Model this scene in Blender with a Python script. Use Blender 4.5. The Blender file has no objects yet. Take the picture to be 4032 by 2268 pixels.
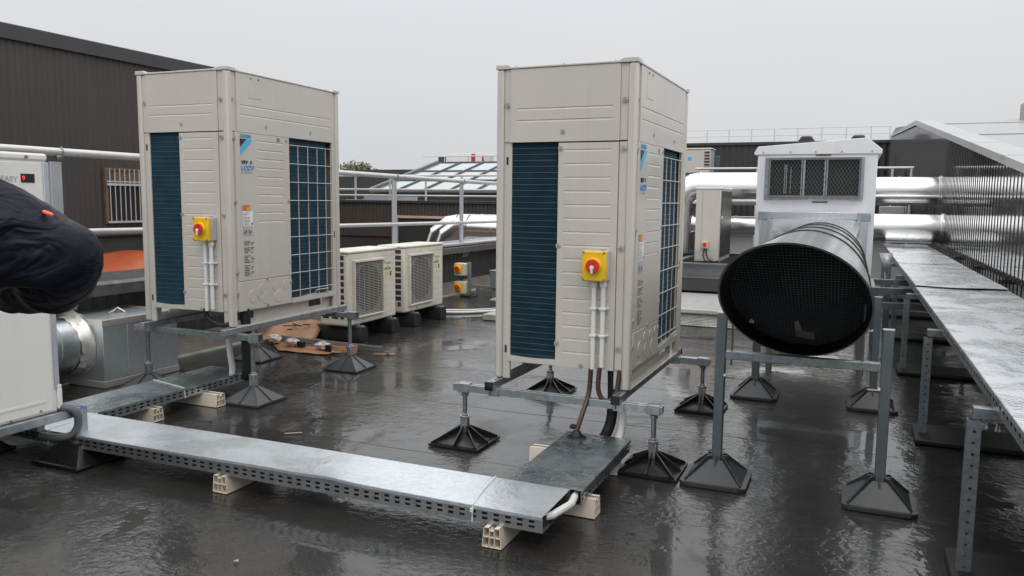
import bpy, bmesh, math, random
from mathutils import Vector, Matrix
random.seed(7)
SC = bpy.context.scene
COL = SC.collection
PI = math.pi

# ------------------------------------------------------------------ mesh builder
class MB:
    def __init__(s): s.v = []; s.f = []; s.mi = []
    def add(s, vs, fs, mi=0):
        o = len(s.v); s.v += [tuple(p) for p in vs]
        for f in fs: s.f.append([i + o for i in f]); s.mi.append(mi)
        return s
    def box(s, x0, x1, y0, y1, z0, z1, mi=0):
        if x0 > x1: x0, x1 = x1, x0
        if y0 > y1: y0, y1 = y1, y0
        if z0 > z1: z0, z1 = z1, z0
        return s.add([(x0,y0,z0),(x1,y0,z0),(x1,y1,z0),(x0,y1,z0),(x0,y0,z1),(x1,y0,z1),(x1,y1,z1),(x0,y1,z1)],
              [(0,3,2,1),(4,5,6,7),(0,1,5,4),(1,2,6,5),(2,3,7,6),(3,0,4,7)], mi)
    def quad(s, a, b, c, d, mi=0): return s.add([a,b,c,d], [(0,1,2,3)], mi)
    def poly(s, pts, mi=0): return s.add(pts, [tuple(range(len(pts)))], mi)
    def cyl(s, p, q, r, n=16, r2=None, cap=True, mi=0):
        p = Vector(p); q = Vector(q); r2 = r if r2 is None else r2
        d = (q-p).normalized(); a = d.orthogonal().normalized(); b = d.cross(a)
        vs = []
        for c, rr in ((p, r), (q, r2)):
            for i in range(n):
                t = 2*PI*i/n; vs.append(c + a*math.cos(t)*rr + b*math.sin(t)*rr)
        fs = [(i, (i+1) % n, n+(i+1) % n, n+i) for i in range(n)]
        if cap: fs += [tuple(reversed(range(n))), tuple(range(n, 2*n))]
        return s.add(vs, fs, mi)
    def tube(s, pts, r, n=10, mi=0, closed=False):
        pts = [Vector(p) for p in pts]; k = len(pts)
        rs = r if isinstance(r, (list, tuple)) else [r]*k
        vs = []; a = None
        for i, p in enumerate(pts):
            d = ((pts[(i+1) % k] if closed else pts[min(i+1, k-1)]) - (pts[i-1] if closed else pts[max(i-1, 0)])).normalized()
            a = d.orthogonal().normalized() if a is None else (a - d*a.dot(d)).normalized()
            b = d.cross(a)
            for j in range(n):
                t = 2*PI*j/n; vs.append(p + (a*math.cos(t) + b*math.sin(t))*rs[i])
        fs = []
        for i in range(k if closed else k-1):
            o = i*n; o2 = ((i+1) % k)*n
            fs += [(o+j, o+(j+1) % n, o2+(j+1) % n, o2+j) for j in range(n)]
        if not closed: fs += [tuple(reversed(range(n))), tuple(range((k-1)*n, k*n))]
        return s.add(vs, fs, mi)
    def prism(s, poly, axis, a, b, mi=0):
        m = {'x': lambda p, t: (t, p[0], p[1]), 'y': lambda p, t: (p[0], t, p[1]), 'z': lambda p, t: (p[0], p[1], t)}[axis]
        n = len(poly); vs = [m(p, a) for p in poly] + [m(p, b) for p in poly]
        fs = [(i, (i+1) % n, n+(i+1) % n, n+i) for i in range(n)] + [tuple(reversed(range(n))), tuple(range(n, 2*n))]
        return s.add(vs, fs, mi)
    def grid(s, nx, ny, fn, mi=0):
        vs = [fn(i/nx, j/ny) for j in range(ny+1) for i in range(nx+1)]
        fs = [(j*(nx+1)+i, j*(nx+1)+i+1, (j+1)*(nx+1)+i+1, (j+1)*(nx+1)+i) for j in range(ny) for i in range(nx)]
        return s.add(vs, fs, mi)
    def perf(s, o, L, Hd, T, ln, ht, th, pitch, slot, rows, off=0.0, mi=0):
        """perforated strip: o origin, L/Hd/T unit dirs, length, height, thickness; slots in rows (h0,h1)"""
        o = Vector(o); L = Vector(L); Hd = Vector(Hd); T = Vector(T)
        def bx(l0, l1, h0, h1):
            P = lambda l, h, t: o + L*l + Hd*h + T*t
            s.add([P(l0,h0,0),P(l1,h0,0),P(l1,h0,th),P(l0,h0,th),P(l0,h1,0),P(l1,h1,0),P(l1,h1,th),P(l0,h1,th)],
                  [(0,3,2,1),(4,5,6,7),(0,1,5,4),(1,2,6,5),(2,3,7,6),(3,0,4,7)], mi)
        h = 0
        for (a, b) in rows:
            bx(0, ln, h, a)
            x = 0; c = off + pitch/2
            while c + slot/2 < ln:
                if c - slot/2 > x: bx(x, c - slot/2, a, b)
                x = c + slot/2; c += pitch
            bx(x, ln, a, b); h = b
        bx(0, ln, h, ht)
        return s
    def xf(s, M):
        s.v = [tuple(M @ Vector(p)) for p in s.v]; return s
    def build(s, name, mat, parent=None, bevel=0, smooth=True, seg=2, ang=35, fix=True):
        me = bpy.data.meshes.new(name); me.from_pydata(s.v, [], s.f)
        ms = mat if isinstance(mat, (list, tuple)) else [mat]
        for m in ms: me.materials.append(m)
        if len(ms) > 1: me.polygons.foreach_set('material_index', s.mi)
        if fix:
            bm = bmesh.new(); bm.from_mesh(me); bmesh.ops.recalc_face_normals(bm, faces=bm.faces); bm.to_mesh(me); bm.free()
        if smooth:
            me.polygons.foreach_set('use_smooth', [True]*len(me.polygons)); me.set_sharp_from_angle(angle=math.radians(ang))
        me.update()
        o = bpy.data.objects.new(name, me); COL.objects.link(o)
        if parent: o.parent = parent
        if bevel:
            b = o.modifiers.new('bevel', 'BEVEL'); b.width = bevel; b.segments = seg; b.limit_method = 'ANGLE'; b.angle_limit = math.radians(40)
            b.harden_normals = False
        return o

def tag(o, label, cat, group=None):
    o['label'] = label; o['category'] = cat
    if group: o['group'] = group
    return o
def struct(o, kind='structure'):
    o['kind'] = kind; return o
def thing(name, label, cat, loc=(0,0,0), rz=0, group=None):
    o = bpy.data.objects.new(name, None); COL.objects.link(o); o.location = loc; o.rotation_euler = (0,0,rz)
    o.empty_display_size = .1
    return tag(o, label, cat, group)
def dup(o, loc=None, rz=None, label=None, parent=None):
    c = o.copy(); COL.objects.link(c)
    if parent: c.parent = parent
    if loc: c.location = loc
    if rz is not None: c.rotation_euler = (0,0,rz)
    if label: c['label'] = label
    for ch in list(o.children): dup(ch, parent=c)
    return c
def text(s, name, mat, parent, loc, rot, size, ext=.0008, shear=0, sx=1.0, bold=0):
    cu = bpy.data.curves.new(name, 'FONT'); cu.body = s; cu.size = size; cu.extrude = ext; cu.shear = shear; cu.offset = bold
    cu.materials.append(mat)
    tmp = bpy.data.objects.new(name, cu); COL.objects.link(tmp)
    dg = bpy.context.evaluated_depsgraph_get(); me = bpy.data.meshes.new_from_object(tmp.evaluated_get(dg)); me.name = name
    bpy.data.objects.remove(tmp); bpy.data.curves.remove(cu)
    o = bpy.data.objects.new(name, me); COL.objects.link(o); o.location = loc; o.rotation_euler = rot; o.scale = (sx,1,1)
    if parent: o.parent = parent
    return o

# ------------------------------------------------------------------ materials
def nodes(name):
    m = bpy.data.materials.new(name); m.use_nodes = True
    nt = m.node_tree; b = nt.nodes['Principled BSDF']
    return m, nt, b
def N(nt, t, **k):
    n = nt.nodes.new(t)
    for a, v in k.items():
        if a in n.inputs: n.inputs[a].default_value = v
        else: setattr(n, a, v)
    return n
def ramp(nt, fac, stops, interp='LINEAR'):
    r = nt.nodes.new('ShaderNodeValToRGB'); e = r.color_ramp.elements; r.color_ramp.interpolation = interp
    while len(e) < len(stops): e.new(.5)
    for i, (p, c) in enumerate(stops):
        e[i].position = p; e[i].color = (c, c, c, 1) if not isinstance(c, (tuple, list)) else (*c, 1)
    nt.links.new(fac, r.inputs[0]); return r.outputs[0]
def pos(nt, scale=(1,1,1), obj=False):
    tc = nt.nodes.new('ShaderNodeTexCoord') if obj else nt.nodes.new('ShaderNodeNewGeometry')
    mp = nt.nodes.new('ShaderNodeMapping'); mp.inputs['Scale'].default_value = scale
    nt.links.new(tc.outputs['Object' if obj else 'Position'], mp.inputs['Vector']); return mp.outputs[0]
def noise(nt, vec, scale, detail=4, rough=.55, dist=0):
    n = nt.nodes.new('ShaderNodeTexNoise'); n.inputs['Scale'].default_value = scale; n.inputs['Detail'].default_value = detail
    n.inputs['Roughness'].default_value = rough; n.inputs['Distortion'].default_value = dist
    nt.links.new(vec, n.inputs['Vector']); return n.outputs['Fac']
def mix(nt, fac, a, b):
    m = nt.nodes.new('ShaderNodeMix'); m.data_type = 'RGBA'
    for sk, v in ((m.inputs[0], fac), (m.inputs[6], a), (m.inputs[7], b)):
        if hasattr(v, 'is_linked'): nt.links.new(v, sk)
        elif isinstance(v, (int, float)): sk.default_value = v
        else: sk.default_value = (*v, 1)
    return m.outputs[2]
def mixf(nt, fac, a, b):
    m = nt.nodes.new('ShaderNodeMix'); m.data_type = 'FLOAT'
    for sk, v in ((m.inputs[0], fac), (m.inputs[2], a), (m.inputs[3], b)):
        if hasattr(v, 'is_linked'): nt.links.new(v, sk)
        else: sk.default_value = v
    return m.outputs[0]
def bump(nt, h, strength, dist=.01, prev=None):
    b = nt.nodes.new('ShaderNodeBump'); b.inputs['Strength'].default_value = strength; b.inputs['Distance'].default_value = dist
    nt.links.new(h, b.inputs['Height'])
    if prev is not None: nt.links.new(prev, b.inputs['Normal'])
    return b.outputs[0]

def paint(name, col, rough=.4, metal=0., var=.12, vscale=3., rvar=.1, bscale=0, bstr=.1, streak=0, dirt=None, spec=None, coat=0, coatr=.1):
    """painted / plastic / metal surface: base colour with mottling, run-off streaks, roughness variation and fine bump"""
    m, nt, b = nodes(name)
    v = pos(nt); n = noise(nt, v, vscale, 5)
    dark = tuple(c*(1-var) for c in col); light = tuple(min(1, c*(1+var*.6)) for c in col)
    c = mix(nt, ramp(nt, n, [(.3, 0), (.7, 1)]), dark, light)
    if streak:
        sv = pos(nt, (14, 14, .5)); sn = noise(nt, sv, 1.0, 3)
        c = mix(nt, ramp(nt, sn, [(.52, 0), (.75, streak)]), c, dirt or tuple(x*.45 for x in col))
    nt.links.new(c, b.inputs['Base Color'])
    n2 = noise(nt, v, vscale*4, 3)
    nt.links.new(mixf(nt, n2, max(.02, rough-rvar), min(1, rough+rvar)), b.inputs['Roughness'])
    b.inputs['Metallic'].default_value = metal
    if spec is not None: b.inputs['Specular IOR Level'].default_value = spec
    if coat: b.inputs['Coat Weight'].default_value = coat; b.inputs['Coat Roughness'].default_value = coatr
    if bscale: nt.links.new(bump(nt, noise(nt, v, bscale, 3), bstr, .004), b.inputs['Normal'])
    return m

def galv(name, col=(.50,.53,.55), rough=.36, spang=26, wet=0, wscale=24, wstr=.3, dark=.72, metal=.9, wetk=.6, bigb=.15, rv=1.0):
    """galvanised sheet: zinc spangle cells; wet adds water beads and runs on top"""
    m, nt, b = nodes(name)
    v = pos(nt); vo = nt.nodes.new('ShaderNodeTexVoronoi'); vo.inputs['Scale'].default_value = spang
    w = nt.nodes.new('ShaderNodeVectorMath'); w.operation = 'ADD'; nz = nt.nodes.new('ShaderNodeTexNoise'); nz.inputs['Scale'].default_value = 20
    nt.links.new(v, nz.inputs['Vector']); sc = nt.nodes.new('ShaderNodeVectorMath'); sc.operation = 'SCALE'; sc.inputs['Scale'].default_value = .05
    nt.links.new(nz.outputs['Color'], sc.inputs[0]); nt.links.new(v, w.inputs[0]); nt.links.new(sc.outputs[0], w.inputs[1])
    nt.links.new(w.outputs[0], vo.inputs['Vector'])
    sep = nt.nodes.new('ShaderNodeSeparateColor'); nt.links.new(vo.outputs['Color'], sep.inputs[0])
    big = noise(nt, v, 2.2, 4)
    f = nt.nodes.new('ShaderNodeMath'); f.operation = 'MULTIPLY_ADD'; nt.links.new(sep.outputs[0], f.inputs[0]); f.inputs[1].default_value = .5
    nt.links.new(big, f.inputs[2])
    fac = ramp(nt, f.outputs[0], [(.35, 0), (.95, 1)])
    nt.links.new(mix(nt, fac, tuple(c*dark for c in col), tuple(min(1, c*1.12) for c in col)), b.inputs['Base Color'])
    b.inputs['Metallic'].default_value = metal
    if wet:
        wn = noise(nt, v, 3.0, 4, .6, .6)
        msk = ramp(nt, wn, [(.44, 0), (.56, 1)])
        r = mixf(nt, msk, rough, rough*wetk); nt.links.new(r, b.inputs['Roughness'])
        wv = noise(nt, v, wscale, 2, .5, 1.2)
        h = nt.nodes.new('ShaderNodeMath'); h.operation = 'MULTIPLY'; nt.links.new(ramp(nt, wv, [(.42, 0), (.62, 1)]), h.inputs[0]); nt.links.new(msk, h.inputs[1])
        nt.links.new(bump(nt, h.outputs[0], wstr, .004), b.inputs['Normal'])
    else:
        nt.links.new(mixf(nt, fac, rough+.08*rv, rough-.06*rv), b.inputs['Roughness'])
        nt.links.new(bump(nt, big, bigb, .01), b.inputs['Normal'])
    return m

def wet_roof():
    """dark mineral felt under a film of rain: puddles (smooth clear film), rain-stippled patches and half drained felt"""
    m, nt, b = nodes('wet_bitumen')
    v = pos(nt)
    def mul(a, c):
        n = nt.nodes.new('ShaderNodeMath'); n.operation = 'MULTIPLY'
        for k, x in enumerate((a, c)):
            if hasattr(x, 'is_linked'): nt.links.new(x, n.inputs[k])
            else: n.inputs[k].default_value = x
        return n.outputs[0]
    big = noise(nt, v, .45, 5, .6, .4); mid = noise(nt, v, 3.2, 6, .65); gr = noise(nt, v, 170, 2, .6)
    c = mix(nt, ramp(nt, big, [(.35, 0), (.65, 1)]), (.011,.0105,.010), (.022,.021,.020))
    c = mix(nt, ramp(nt, mid, [(.48, 0), (.72, .7)]), c, (.038,.036,.034))
    c = mix(nt, ramp(nt, gr, [(.45, 0), (.72, .7)]), c, (.075,.073,.070))
    nt.links.new(c, b.inputs['Base Color'])
    pn = noise(nt, pos(nt, (.8, 1.0, 1)), .95, 6, .62, .7)
    pud = ramp(nt, pn, [(.38, 0), (.43, .85), (.50, 1)])
    nt.links.new(mixf(nt, mid, .42, .26), b.inputs['Roughness'])
    b.inputs['IOR'].default_value = 1.45; b.inputs['Specular IOR Level'].default_value = .12
    nt.links.new(mixf(nt, pud, .6, 1.0), b.inputs['Coat Weight']); b.inputs['Coat IOR'].default_value = 1.48
    nt.links.new(mixf(nt, pud, .11, .02), b.inputs['Coat Roughness'])
    inv = nt.nodes.new('ShaderNodeMath'); inv.operation = 'SUBTRACT'; inv.inputs[0].default_value = 1; nt.links.new(pud, inv.inputs[1])
    grain = noise(nt, v, 75, 3, .65)
    b1 = bump(nt, mul(grain, mixf(nt, pud, 1.0, .25)), .5, .005)
    nt.links.new(b1, b.inputs['Normal'])
    rp = noise(nt, pos(nt, (1.0, 1.3, 1)), 22, 3, .5, 1.0)
    patch = ramp(nt, noise(nt, v, 1.15, 5, .6), [(.44, .05), (.53, 1)])
    fine = noise(nt, v, 55, 2, .5)
    cb = bump(nt, mul(rp, patch), .52, .0075)
    cb = bump(nt, mul(fine, inv.outputs[0]), .16, .004, cb)
    cb = bump(nt, noise(nt, v, 5, 2), .06, .01, cb)
    nt.links.new(cb, b.inputs['Coat Normal'])
    return m

M = {}
M['cream'] = paint('cream_paint', (.545,.512,.468), .36, var=.06, vscale=2, streak=.20, dirt=(.40,.37,.32), coat=.3, coatr=.12, bscale=2.2, bstr=.25)
M['cream2'] = paint('cream_paint_aged', (.66,.63,.55), .45, var=.08, vscale=4, streak=.28, dirt=(.42,.38,.30))
M['white_paint'] = paint('white_paint', (.72,.71,.68), .4, var=.04, vscale=2, streak=.12, dirt=(.45,.44,.42))
M['ahu_white'] = paint('grey_white_paint', (.72,.73,.76), .35, var=.05, vscale=2, streak=.15)
M['coil'] = paint('blue_fin', (.058,.135,.190), .36, metal=.2, var=.2, vscale=9)
M['slat'] = paint('grey_slats', (.50,.49,.45), .5)
M['shroud'] = paint('fan_shroud', (.17,.165,.15), .6)
M['dark'] = paint('dark_inside', (.012,.012,.012), .7, var=.3)
M['wire'] = paint('cream_wire', (.58,.55,.48), .4)
M['screw'] = paint('screw_steel', (.30,.30,.29), .35, metal=.8)
M['dimple'] = paint('dimple_shade', (.42,.40,.37), .5)  # darker cream puts the shade of a screw dimple into colour
M['rail_alu'] = paint('aluminium_tube', (.62,.61,.60), .42, metal=.55, var=.1, vscale=6)
M['post_alu'] = paint('aluminium_post', (.50,.52,.56), .5, metal=.5, var=.1, vscale=6)
M['galv'] = galv('galvanised', (.40,.43,.45), .38, 32, metal=.8)
M['galv_dull'] = galv('galvanised_dull', (.27,.30,.315), .45, 60, metal=.7)
M['cover'] = galv('galvanised_cover', (.69,.74,.78), .42, 60, wet=1, wscale=26, wstr=.16, dark=.96, wetk=.85)
M['cover_dark'] = galv('galvanised_cover_wet', (.47,.54,.57), .30, 26, wet=1, wscale=22, wstr=.3, dark=.7)
M['tray_side'] = galv('tray_side', (.42,.45,.47), .33, 30)
M['cover_right'] = galv('galvanised_cover_soaked', (.66,.69,.71), .36, 60, wet=1, wscale=34, wstr=.45, dark=.9, wetk=.55)
M['alu'] = paint('aluminium_cladding', (.80,.79,.78), .20, metal=1, var=.06, vscale=3, rvar=.06, bscale=5, bstr=.12)
M['alu_rib'] = paint('aluminium_flashing', (.55,.55,.53), .28, metal=.85, var=.15, vscale=5, streak=.3)
M['alu_rib_dirty'] = paint('aluminium_flashing_dirty', (.27,.245,.22), .4, metal=.6, var=.25, vscale=5)
M['foil'] = paint('foil_tape', (.72,.70,.67), .36, metal=.7, var=.10, vscale=12, bscale=22, bstr=.45)
M['spiral'] = galv('spiral_duct', (.52,.56,.58), .36, 60, metal=.95, dark=.96, bigb=.04, rv=.3)
M['plenum'] = galv('plenum_sheet', (.62,.68,.71), .33, 55, wet=0, dark=.97, metal=.8, bigb=.05, rv=.25)
M['duct_sheet'] = galv('duct_sheet', (.64,.67,.69), .20, 60, wet=0, dark=.97, metal=.95, bigb=.03, rv=.3)
M['black'] = paint('black_plastic', (.010,.010,.011), .3, var=.3, vscale=8)
M['black_rubber'] = paint('black_rubber', (.013,.013,.0135), .5, var=.3, vscale=6)
M['grey_foot'] = paint('grey_plastic', (.040,.044,.048), .40, var=.25, vscale=6, coat=.12, coatr=.15)
M['pvc'] = paint('cream_pvc', (.72,.64,.53), .4, var=.06, vscale=6)
M['white_plastic'] = paint('white_plastic', (.70,.70,.68), .4, var=.06, vscale=6)
M['yellow'] = paint('yellow_plastic', (.80,.50,.012), .38, var=.06, vscale=9)
M['red'] = paint('red_plastic', (.62,.022,.014), .5, var=.08, vscale=9)
M['beige_plastic'] = paint('beige_plastic', (.62,.55,.40), .45, var=.12, vscale=9, streak=.3)
M['grey_plastic'] = paint('grey_box_plastic', (.45,.45,.46), .45)
M['brown_cable'] = paint('brown_cable', (.055,.030,.022), .35, var=.15, vscale=8)
M['grey_hose'] = paint('grey_hose', (.075,.085,.095), .45)
M['insul'] = paint('black_insulation', (.011,.011,.012), .65, bscale=60, bstr=.3)
M['white_pipe'] = paint('white_lagging', (.66,.65,.63), .5, var=.08, vscale=12, bscale=30, bstr=.2)
M['wall_brown'] = paint('brown_cladding', (.052,.043,.037), .5, var=.12, vscale=1.2, streak=.25, dirt=(.085,.078,.072))
M['wall_grey'] = paint('grey_cladding', (.040,.041,.040), .5, var=.12, vscale=1.2, streak=.25, dirt=(.07,.07,.068))
M['wall_plain'] = paint('grey_upstand', (.045,.041,.038), .6, var=.2, vscale=2)
M['fascia'] = paint('green_grey_fascia', (.050,.055,.053), .45, var=.15, vscale=2, streak=.2)
M['gloss_wall'] = paint('wet_glossy_cladding', (.022,.0215,.0205), .12, var=.15, vscale=1.5, rvar=.03, streak=.2, coat=1.0, coatr=.05)
M['trim_dark'] = paint('dark_trim', (.045,.045,.048), .4, var=.1)
M['coping_grey'] = paint('coping_metal', (.46,.47,.49), .3, metal=.6, var=.12, vscale=4, bscale=18, bstr=.15)
M['coping_wet'] = paint('coping_wet', (.16,.16,.165), .22, metal=.5, var=.3, vscale=14, bscale=30, bstr=.5)
M['roof_pale'] = paint('pale_roofing', (.32,.33,.345), .3, var=.06, vscale=1.0, bscale=6, bstr=.1)
M['coping_pale'] = paint('pale_wet_coping', (.56,.55,.53), .22, var=.08, vscale=3, bscale=8, bstr=.15)
M['flash_white'] = paint('white_flashing', (.42,.43,.45), .35, metal=.3, var=.06, vscale=2)
M['roof_gravel'] = paint('dark_roofing', (.05,.05,.05), .5, var=.3, vscale=2, bscale=60, bstr=.3)
M['tarp'] = paint('orange_tarpaulin', (.40,.085,.030), .32, var=.2, vscale=3, bscale=6, bstr=.4)
M['beam_grey'] = paint('grey_steel', (.17,.185,.19), .38, metal=.4, var=.2, vscale=3, streak=.3)
M['post_paint'] = paint('grey_galvanised_post', (.17,.195,.21), .34, metal=.6, var=.15, vscale=7)
M['card'] = paint('wet_cardboard', (.33,.165,.075), .38, var=.25, vscale=6, bscale=20, bstr=.3)
M['card_pale'] = paint('pale_cardboard', (.40,.36,.28), .6, var=.12, vscale=9)
M['bag'] = paint('plastic_bag', (.62,.52,.50), .2, var=.15, vscale=14, bscale=40, bstr=.8)
M['paper'] = paint('white_paper', (.66,.66,.62), .5, var=.06)
M['label_white'] = paint('label_white', (.74,.74,.74), .4)
M['label_grey'] = paint('label_grey', (.40,.40,.40), .4)
M['label_ink'] = paint('label_ink', (.10,.10,.10), .5)
M['label_cream'] = paint('label_cream', (.70,.66,.42), .5)
M['orange'] = paint('label_orange', (.60,.16,.03), .4)
M['logo_blue'] = paint('logo_blue', (.03,.30,.60), .4, var=.03)
M['logo_sky'] = paint('logo_light_blue', (.05,.44,.72), .4, var=.03)
M['logo_black'] = paint('logo_black', (.012,.014,.025), .4)
def rainwear():
    m, nt, b = nodes('navy_rainwear'); v = pos(nt)
    rot_ = nt.nodes.new('ShaderNodeMapping'); rot_.inputs['Rotation'].default_value = (0, .35, -math.radians(23)); nt.links.new(v, rot_.inputs['Vector'])
    st = nt.nodes.new('ShaderNodeMapping'); st.inputs['Scale'].default_value = (.28, 1, 1); nt.links.new(rot_.outputs[0], st.inputs['Vector'])
    f1 = noise(nt, st.outputs[0], 16, 3, .5, 1.0); f2 = noise(nt, v, 45, 4, .6); wt = noise(nt, v, 9, 4)
    nt.links.new(mix(nt, ramp(nt, wt, [(.4, 0), (.65, 1)]), (.0034,.0046,.0115), (.0065,.0085,.0185)), b.inputs['Base Color'])
    nt.links.new(mixf(nt, ramp(nt, wt, [(.42, 0), (.6, 1)]), .45, .72), b.inputs['Roughness']); b.inputs['Specular IOR Level'].default_value = .22
    n = bump(nt, ramp(nt, f1, [(.3, 0), (.5, .7), (.7, 1)]), .5, .02); n = bump(nt, f2, .25, .004, n); nt.links.new(n, b.inputs['Normal'])
    return m
M['navy'] = rainwear()
M['hivis'] = paint('orange_band', (.85,.16,.05), .45)
M['trousers'] = paint('dark_trousers', (.015,.016,.02), .7)
M['skin'] = paint('skin', (.45,.26,.18), .5)
M['hair'] = paint('hair_brown', (.03,.02,.012), .6)
M['boot'] = paint('boot_black', (.01,.01,.01), .5)
M['rust'] = paint('rusty_plate', (.16,.11,.075), .6, var=.4, vscale=14)
M['red_paint'] = paint('red_paint', (.42,.03,.025), .4)
M['dark_green'] = paint('dark_green_door', (.030,.036,.030), .45, var=.1)
M['pink_post'] = paint('pale_wood_post', (.50,.40,.35), .6)
M['trunk'] = paint('bark', (.06,.045,.03), .8, bscale=20, bstr=.6)
M['leaf'] = paint('leaf', (.15,.18,.09), .55, var=.4, vscale=.9)
M['paver'] = paint('mossy_concrete', (.34,.36,.30), .6, var=.3, vscale=10, bscale=40, bstr=.3)
M['roof'] = wet_roof()
def glass_mat():
    m, nt, b = nodes('skylight_glass'); b.inputs['Base Color'].default_value = (.30,.37,.40,1); b.inputs['Roughness'].default_value = .08
    b.inputs['Coat Weight'].default_value = 1; b.inputs['Coat Roughness'].default_value = .03
    n = noise(nt, pos(nt), .9, 3); nt.links.new(mix(nt, n, (.26,.33,.36), (.36,.43,.46)), b.inputs['Base Color']); return m
M['glass'] = glass_mat()
def led():
    m, nt, b = nodes('red_led'); b.inputs['Base Color'].default_value = (.6,.02,.02,1)
    b.inputs['Emission Color'].default_value = (1,.06,.05,1); b.inputs['Emission Strength'].default_value = 1.2; return m
M['led'] = led()

# ------------------------------------------------------------------ camera, world, sun
TH, PIT, ROL = math.radians(23), .1102, .0108
cp, sp, cr, sr = math.cos(PIT), math.sin(PIT), math.cos(ROL), math.sin(ROL)
rgt, up, fw = Vector((1,0,0)), Vector((0,sp,cp)), Vector((0,cp,-sp))
R_, U_ = cr*rgt + sr*up, -sr*rgt + cr*up
rot = Matrix.Rotation(TH, 3, 'Z')
R_, U_, B_ = rot @ R_, rot @ U_, rot @ (-fw)
cam = bpy.data.cameras.new('camera'); co = bpy.data.objects.new('camera', cam); COL.objects.link(co)
mw = Matrix((R_, U_, B_)).transposed().to_4x4(); mw.translation = (0, 0, 1.36); co.matrix_world = mw
cam.sensor_width = 36; cam.lens = 3138.59/4032*36; cam.clip_start = .05; cam.clip_end = 2000
SC.camera = co
W = bpy.data.worlds.new('World'); SC.world = W; W.use_nodes = True
nt = W.node_tree; bg = nt.nodes['Background']; bg.inputs['Strength'].default_value = .1
SUN_EL, SUN_AZ = math.radians(58), math.radians(150)
sky = nt.nodes.new('ShaderNodeTexSky'); sky.sky_type = 'NISHITA'; sky.sun_disc = False; sky.sun_elevation = SUN_EL; sky.sun_rotation = SUN_AZ
sky.dust_density = 6; sky.air_density = 1.5
tc = nt.nodes.new('ShaderNodeTexCoord'); sx = nt.nodes.new('ShaderNodeSeparateXYZ'); nt.links.new(tc.outputs['Generated'], sx.inputs[0])
rp = ramp(nt, sx.outputs[2], [(0, (.64,.66,.69)), (.10, (.69,.705,.73)), (.25, (.76,.775,.80)), (.55, (1,1,1)), (1, (1,1,1))])
cl = nt.nodes.new('ShaderNodeTexNoise'); cl.inputs['Scale'].default_value = 1.6; cl.inputs['Detail'].default_value = 4; nt.links.new(tc.outputs['Generated'], cl.inputs['Vector'])
cm = ramp(nt, cl.outputs['Fac'], [(.3, .94), (.7, 1.0)])
zen = ramp(nt, sx.outputs[2], [(.25, .55), (.9, 1.0)])      # overcast dome: about twice as bright overhead as at the horizon
mu = nt.nodes.new('ShaderNodeVectorMath'); mu.operation = 'MULTIPLY'; nt.links.new(rp, mu.inputs[0]); nt.links.new(cm, mu.inputs[1])
mu2 = nt.nodes.new('ShaderNodeVectorMath'); mu2.operation = 'MULTIPLY'; nt.links.new(mu.outputs[0], mu2.inputs[0]); nt.links.new(zen, mu2.inputs[1])
mu3 = nt.nodes.new('ShaderNodeVectorMath'); mu3.operation = 'SCALE'; mu3.inputs['Scale'].default_value = 19.5; nt.links.new(mu2.outputs[0], mu3.inputs[0])
nt.links.new(mix(nt, .06, mu3.outputs[0], sky.outputs[0]), bg.inputs['Color'])
sl = bpy.data.lights.new('sun', 'SUN'); sl.energy = .55; sl.angle = math.radians(40); sl.color = (1, .97, .93)
so = bpy.data.objects.new('sun', sl); COL.objects.link(so)
sd = Vector((math.sin(SUN_AZ)*math.cos(SUN_EL), math.cos(SUN_AZ)*math.cos(SUN_EL), math.sin(SUN_EL)))
so.rotation_euler = sd.to_track_quat('Z', 'Y').to_euler(); so.location = (0, 0, 20)
SC.view_settings.view_transform = 'Standard'; SC.view_settings.look = 'None'; SC.view_settings.gamma = 1; SC.view_settings.exposure = 0

# ------------------------------------------------------------------ setting
b = MB()                                             # the roof: felt sheets one metre wide, each lapping 4 mm over the next
v0 = -4.35
while v0 < 13.6:
    jag = [random.uniform(-.006, .006) for _ in range(25)]
    ju = jag if v0 == -4.35 else jag_next
    jag_next = [random.uniform(-.012, .012) + .02*math.sin(k*.5+v0*3) for k in range(25)]
    lift = random.uniform(.0008, .0016)
    e0 = [(-5.33+k*6.56/24, v0+ju[k], .0005+lift*random.uniform(.55, 1)) for k in range(25)]
    e1 = [(-5.33+k*6.56/24, v0+1.0+jag_next[k], .0005) for k in range(25)]
    b.add(e0+e1, [(k, k+1, 26+k, 25+k) for k in range(24)])
    b.add([(x, y, .0005) for x, y, z in e0]+e0, [(k, k+1, 26+k, 25+k) for k in range(24)])
    v0 += 1.0
struct(b.build('roof_deck', M['roof'], smooth=False))
struct(MB().box(-300, 300, -300, 600, -.5, -.02).build('lower_roof_ground', M['roof_gravel'], smooth=False))

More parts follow.
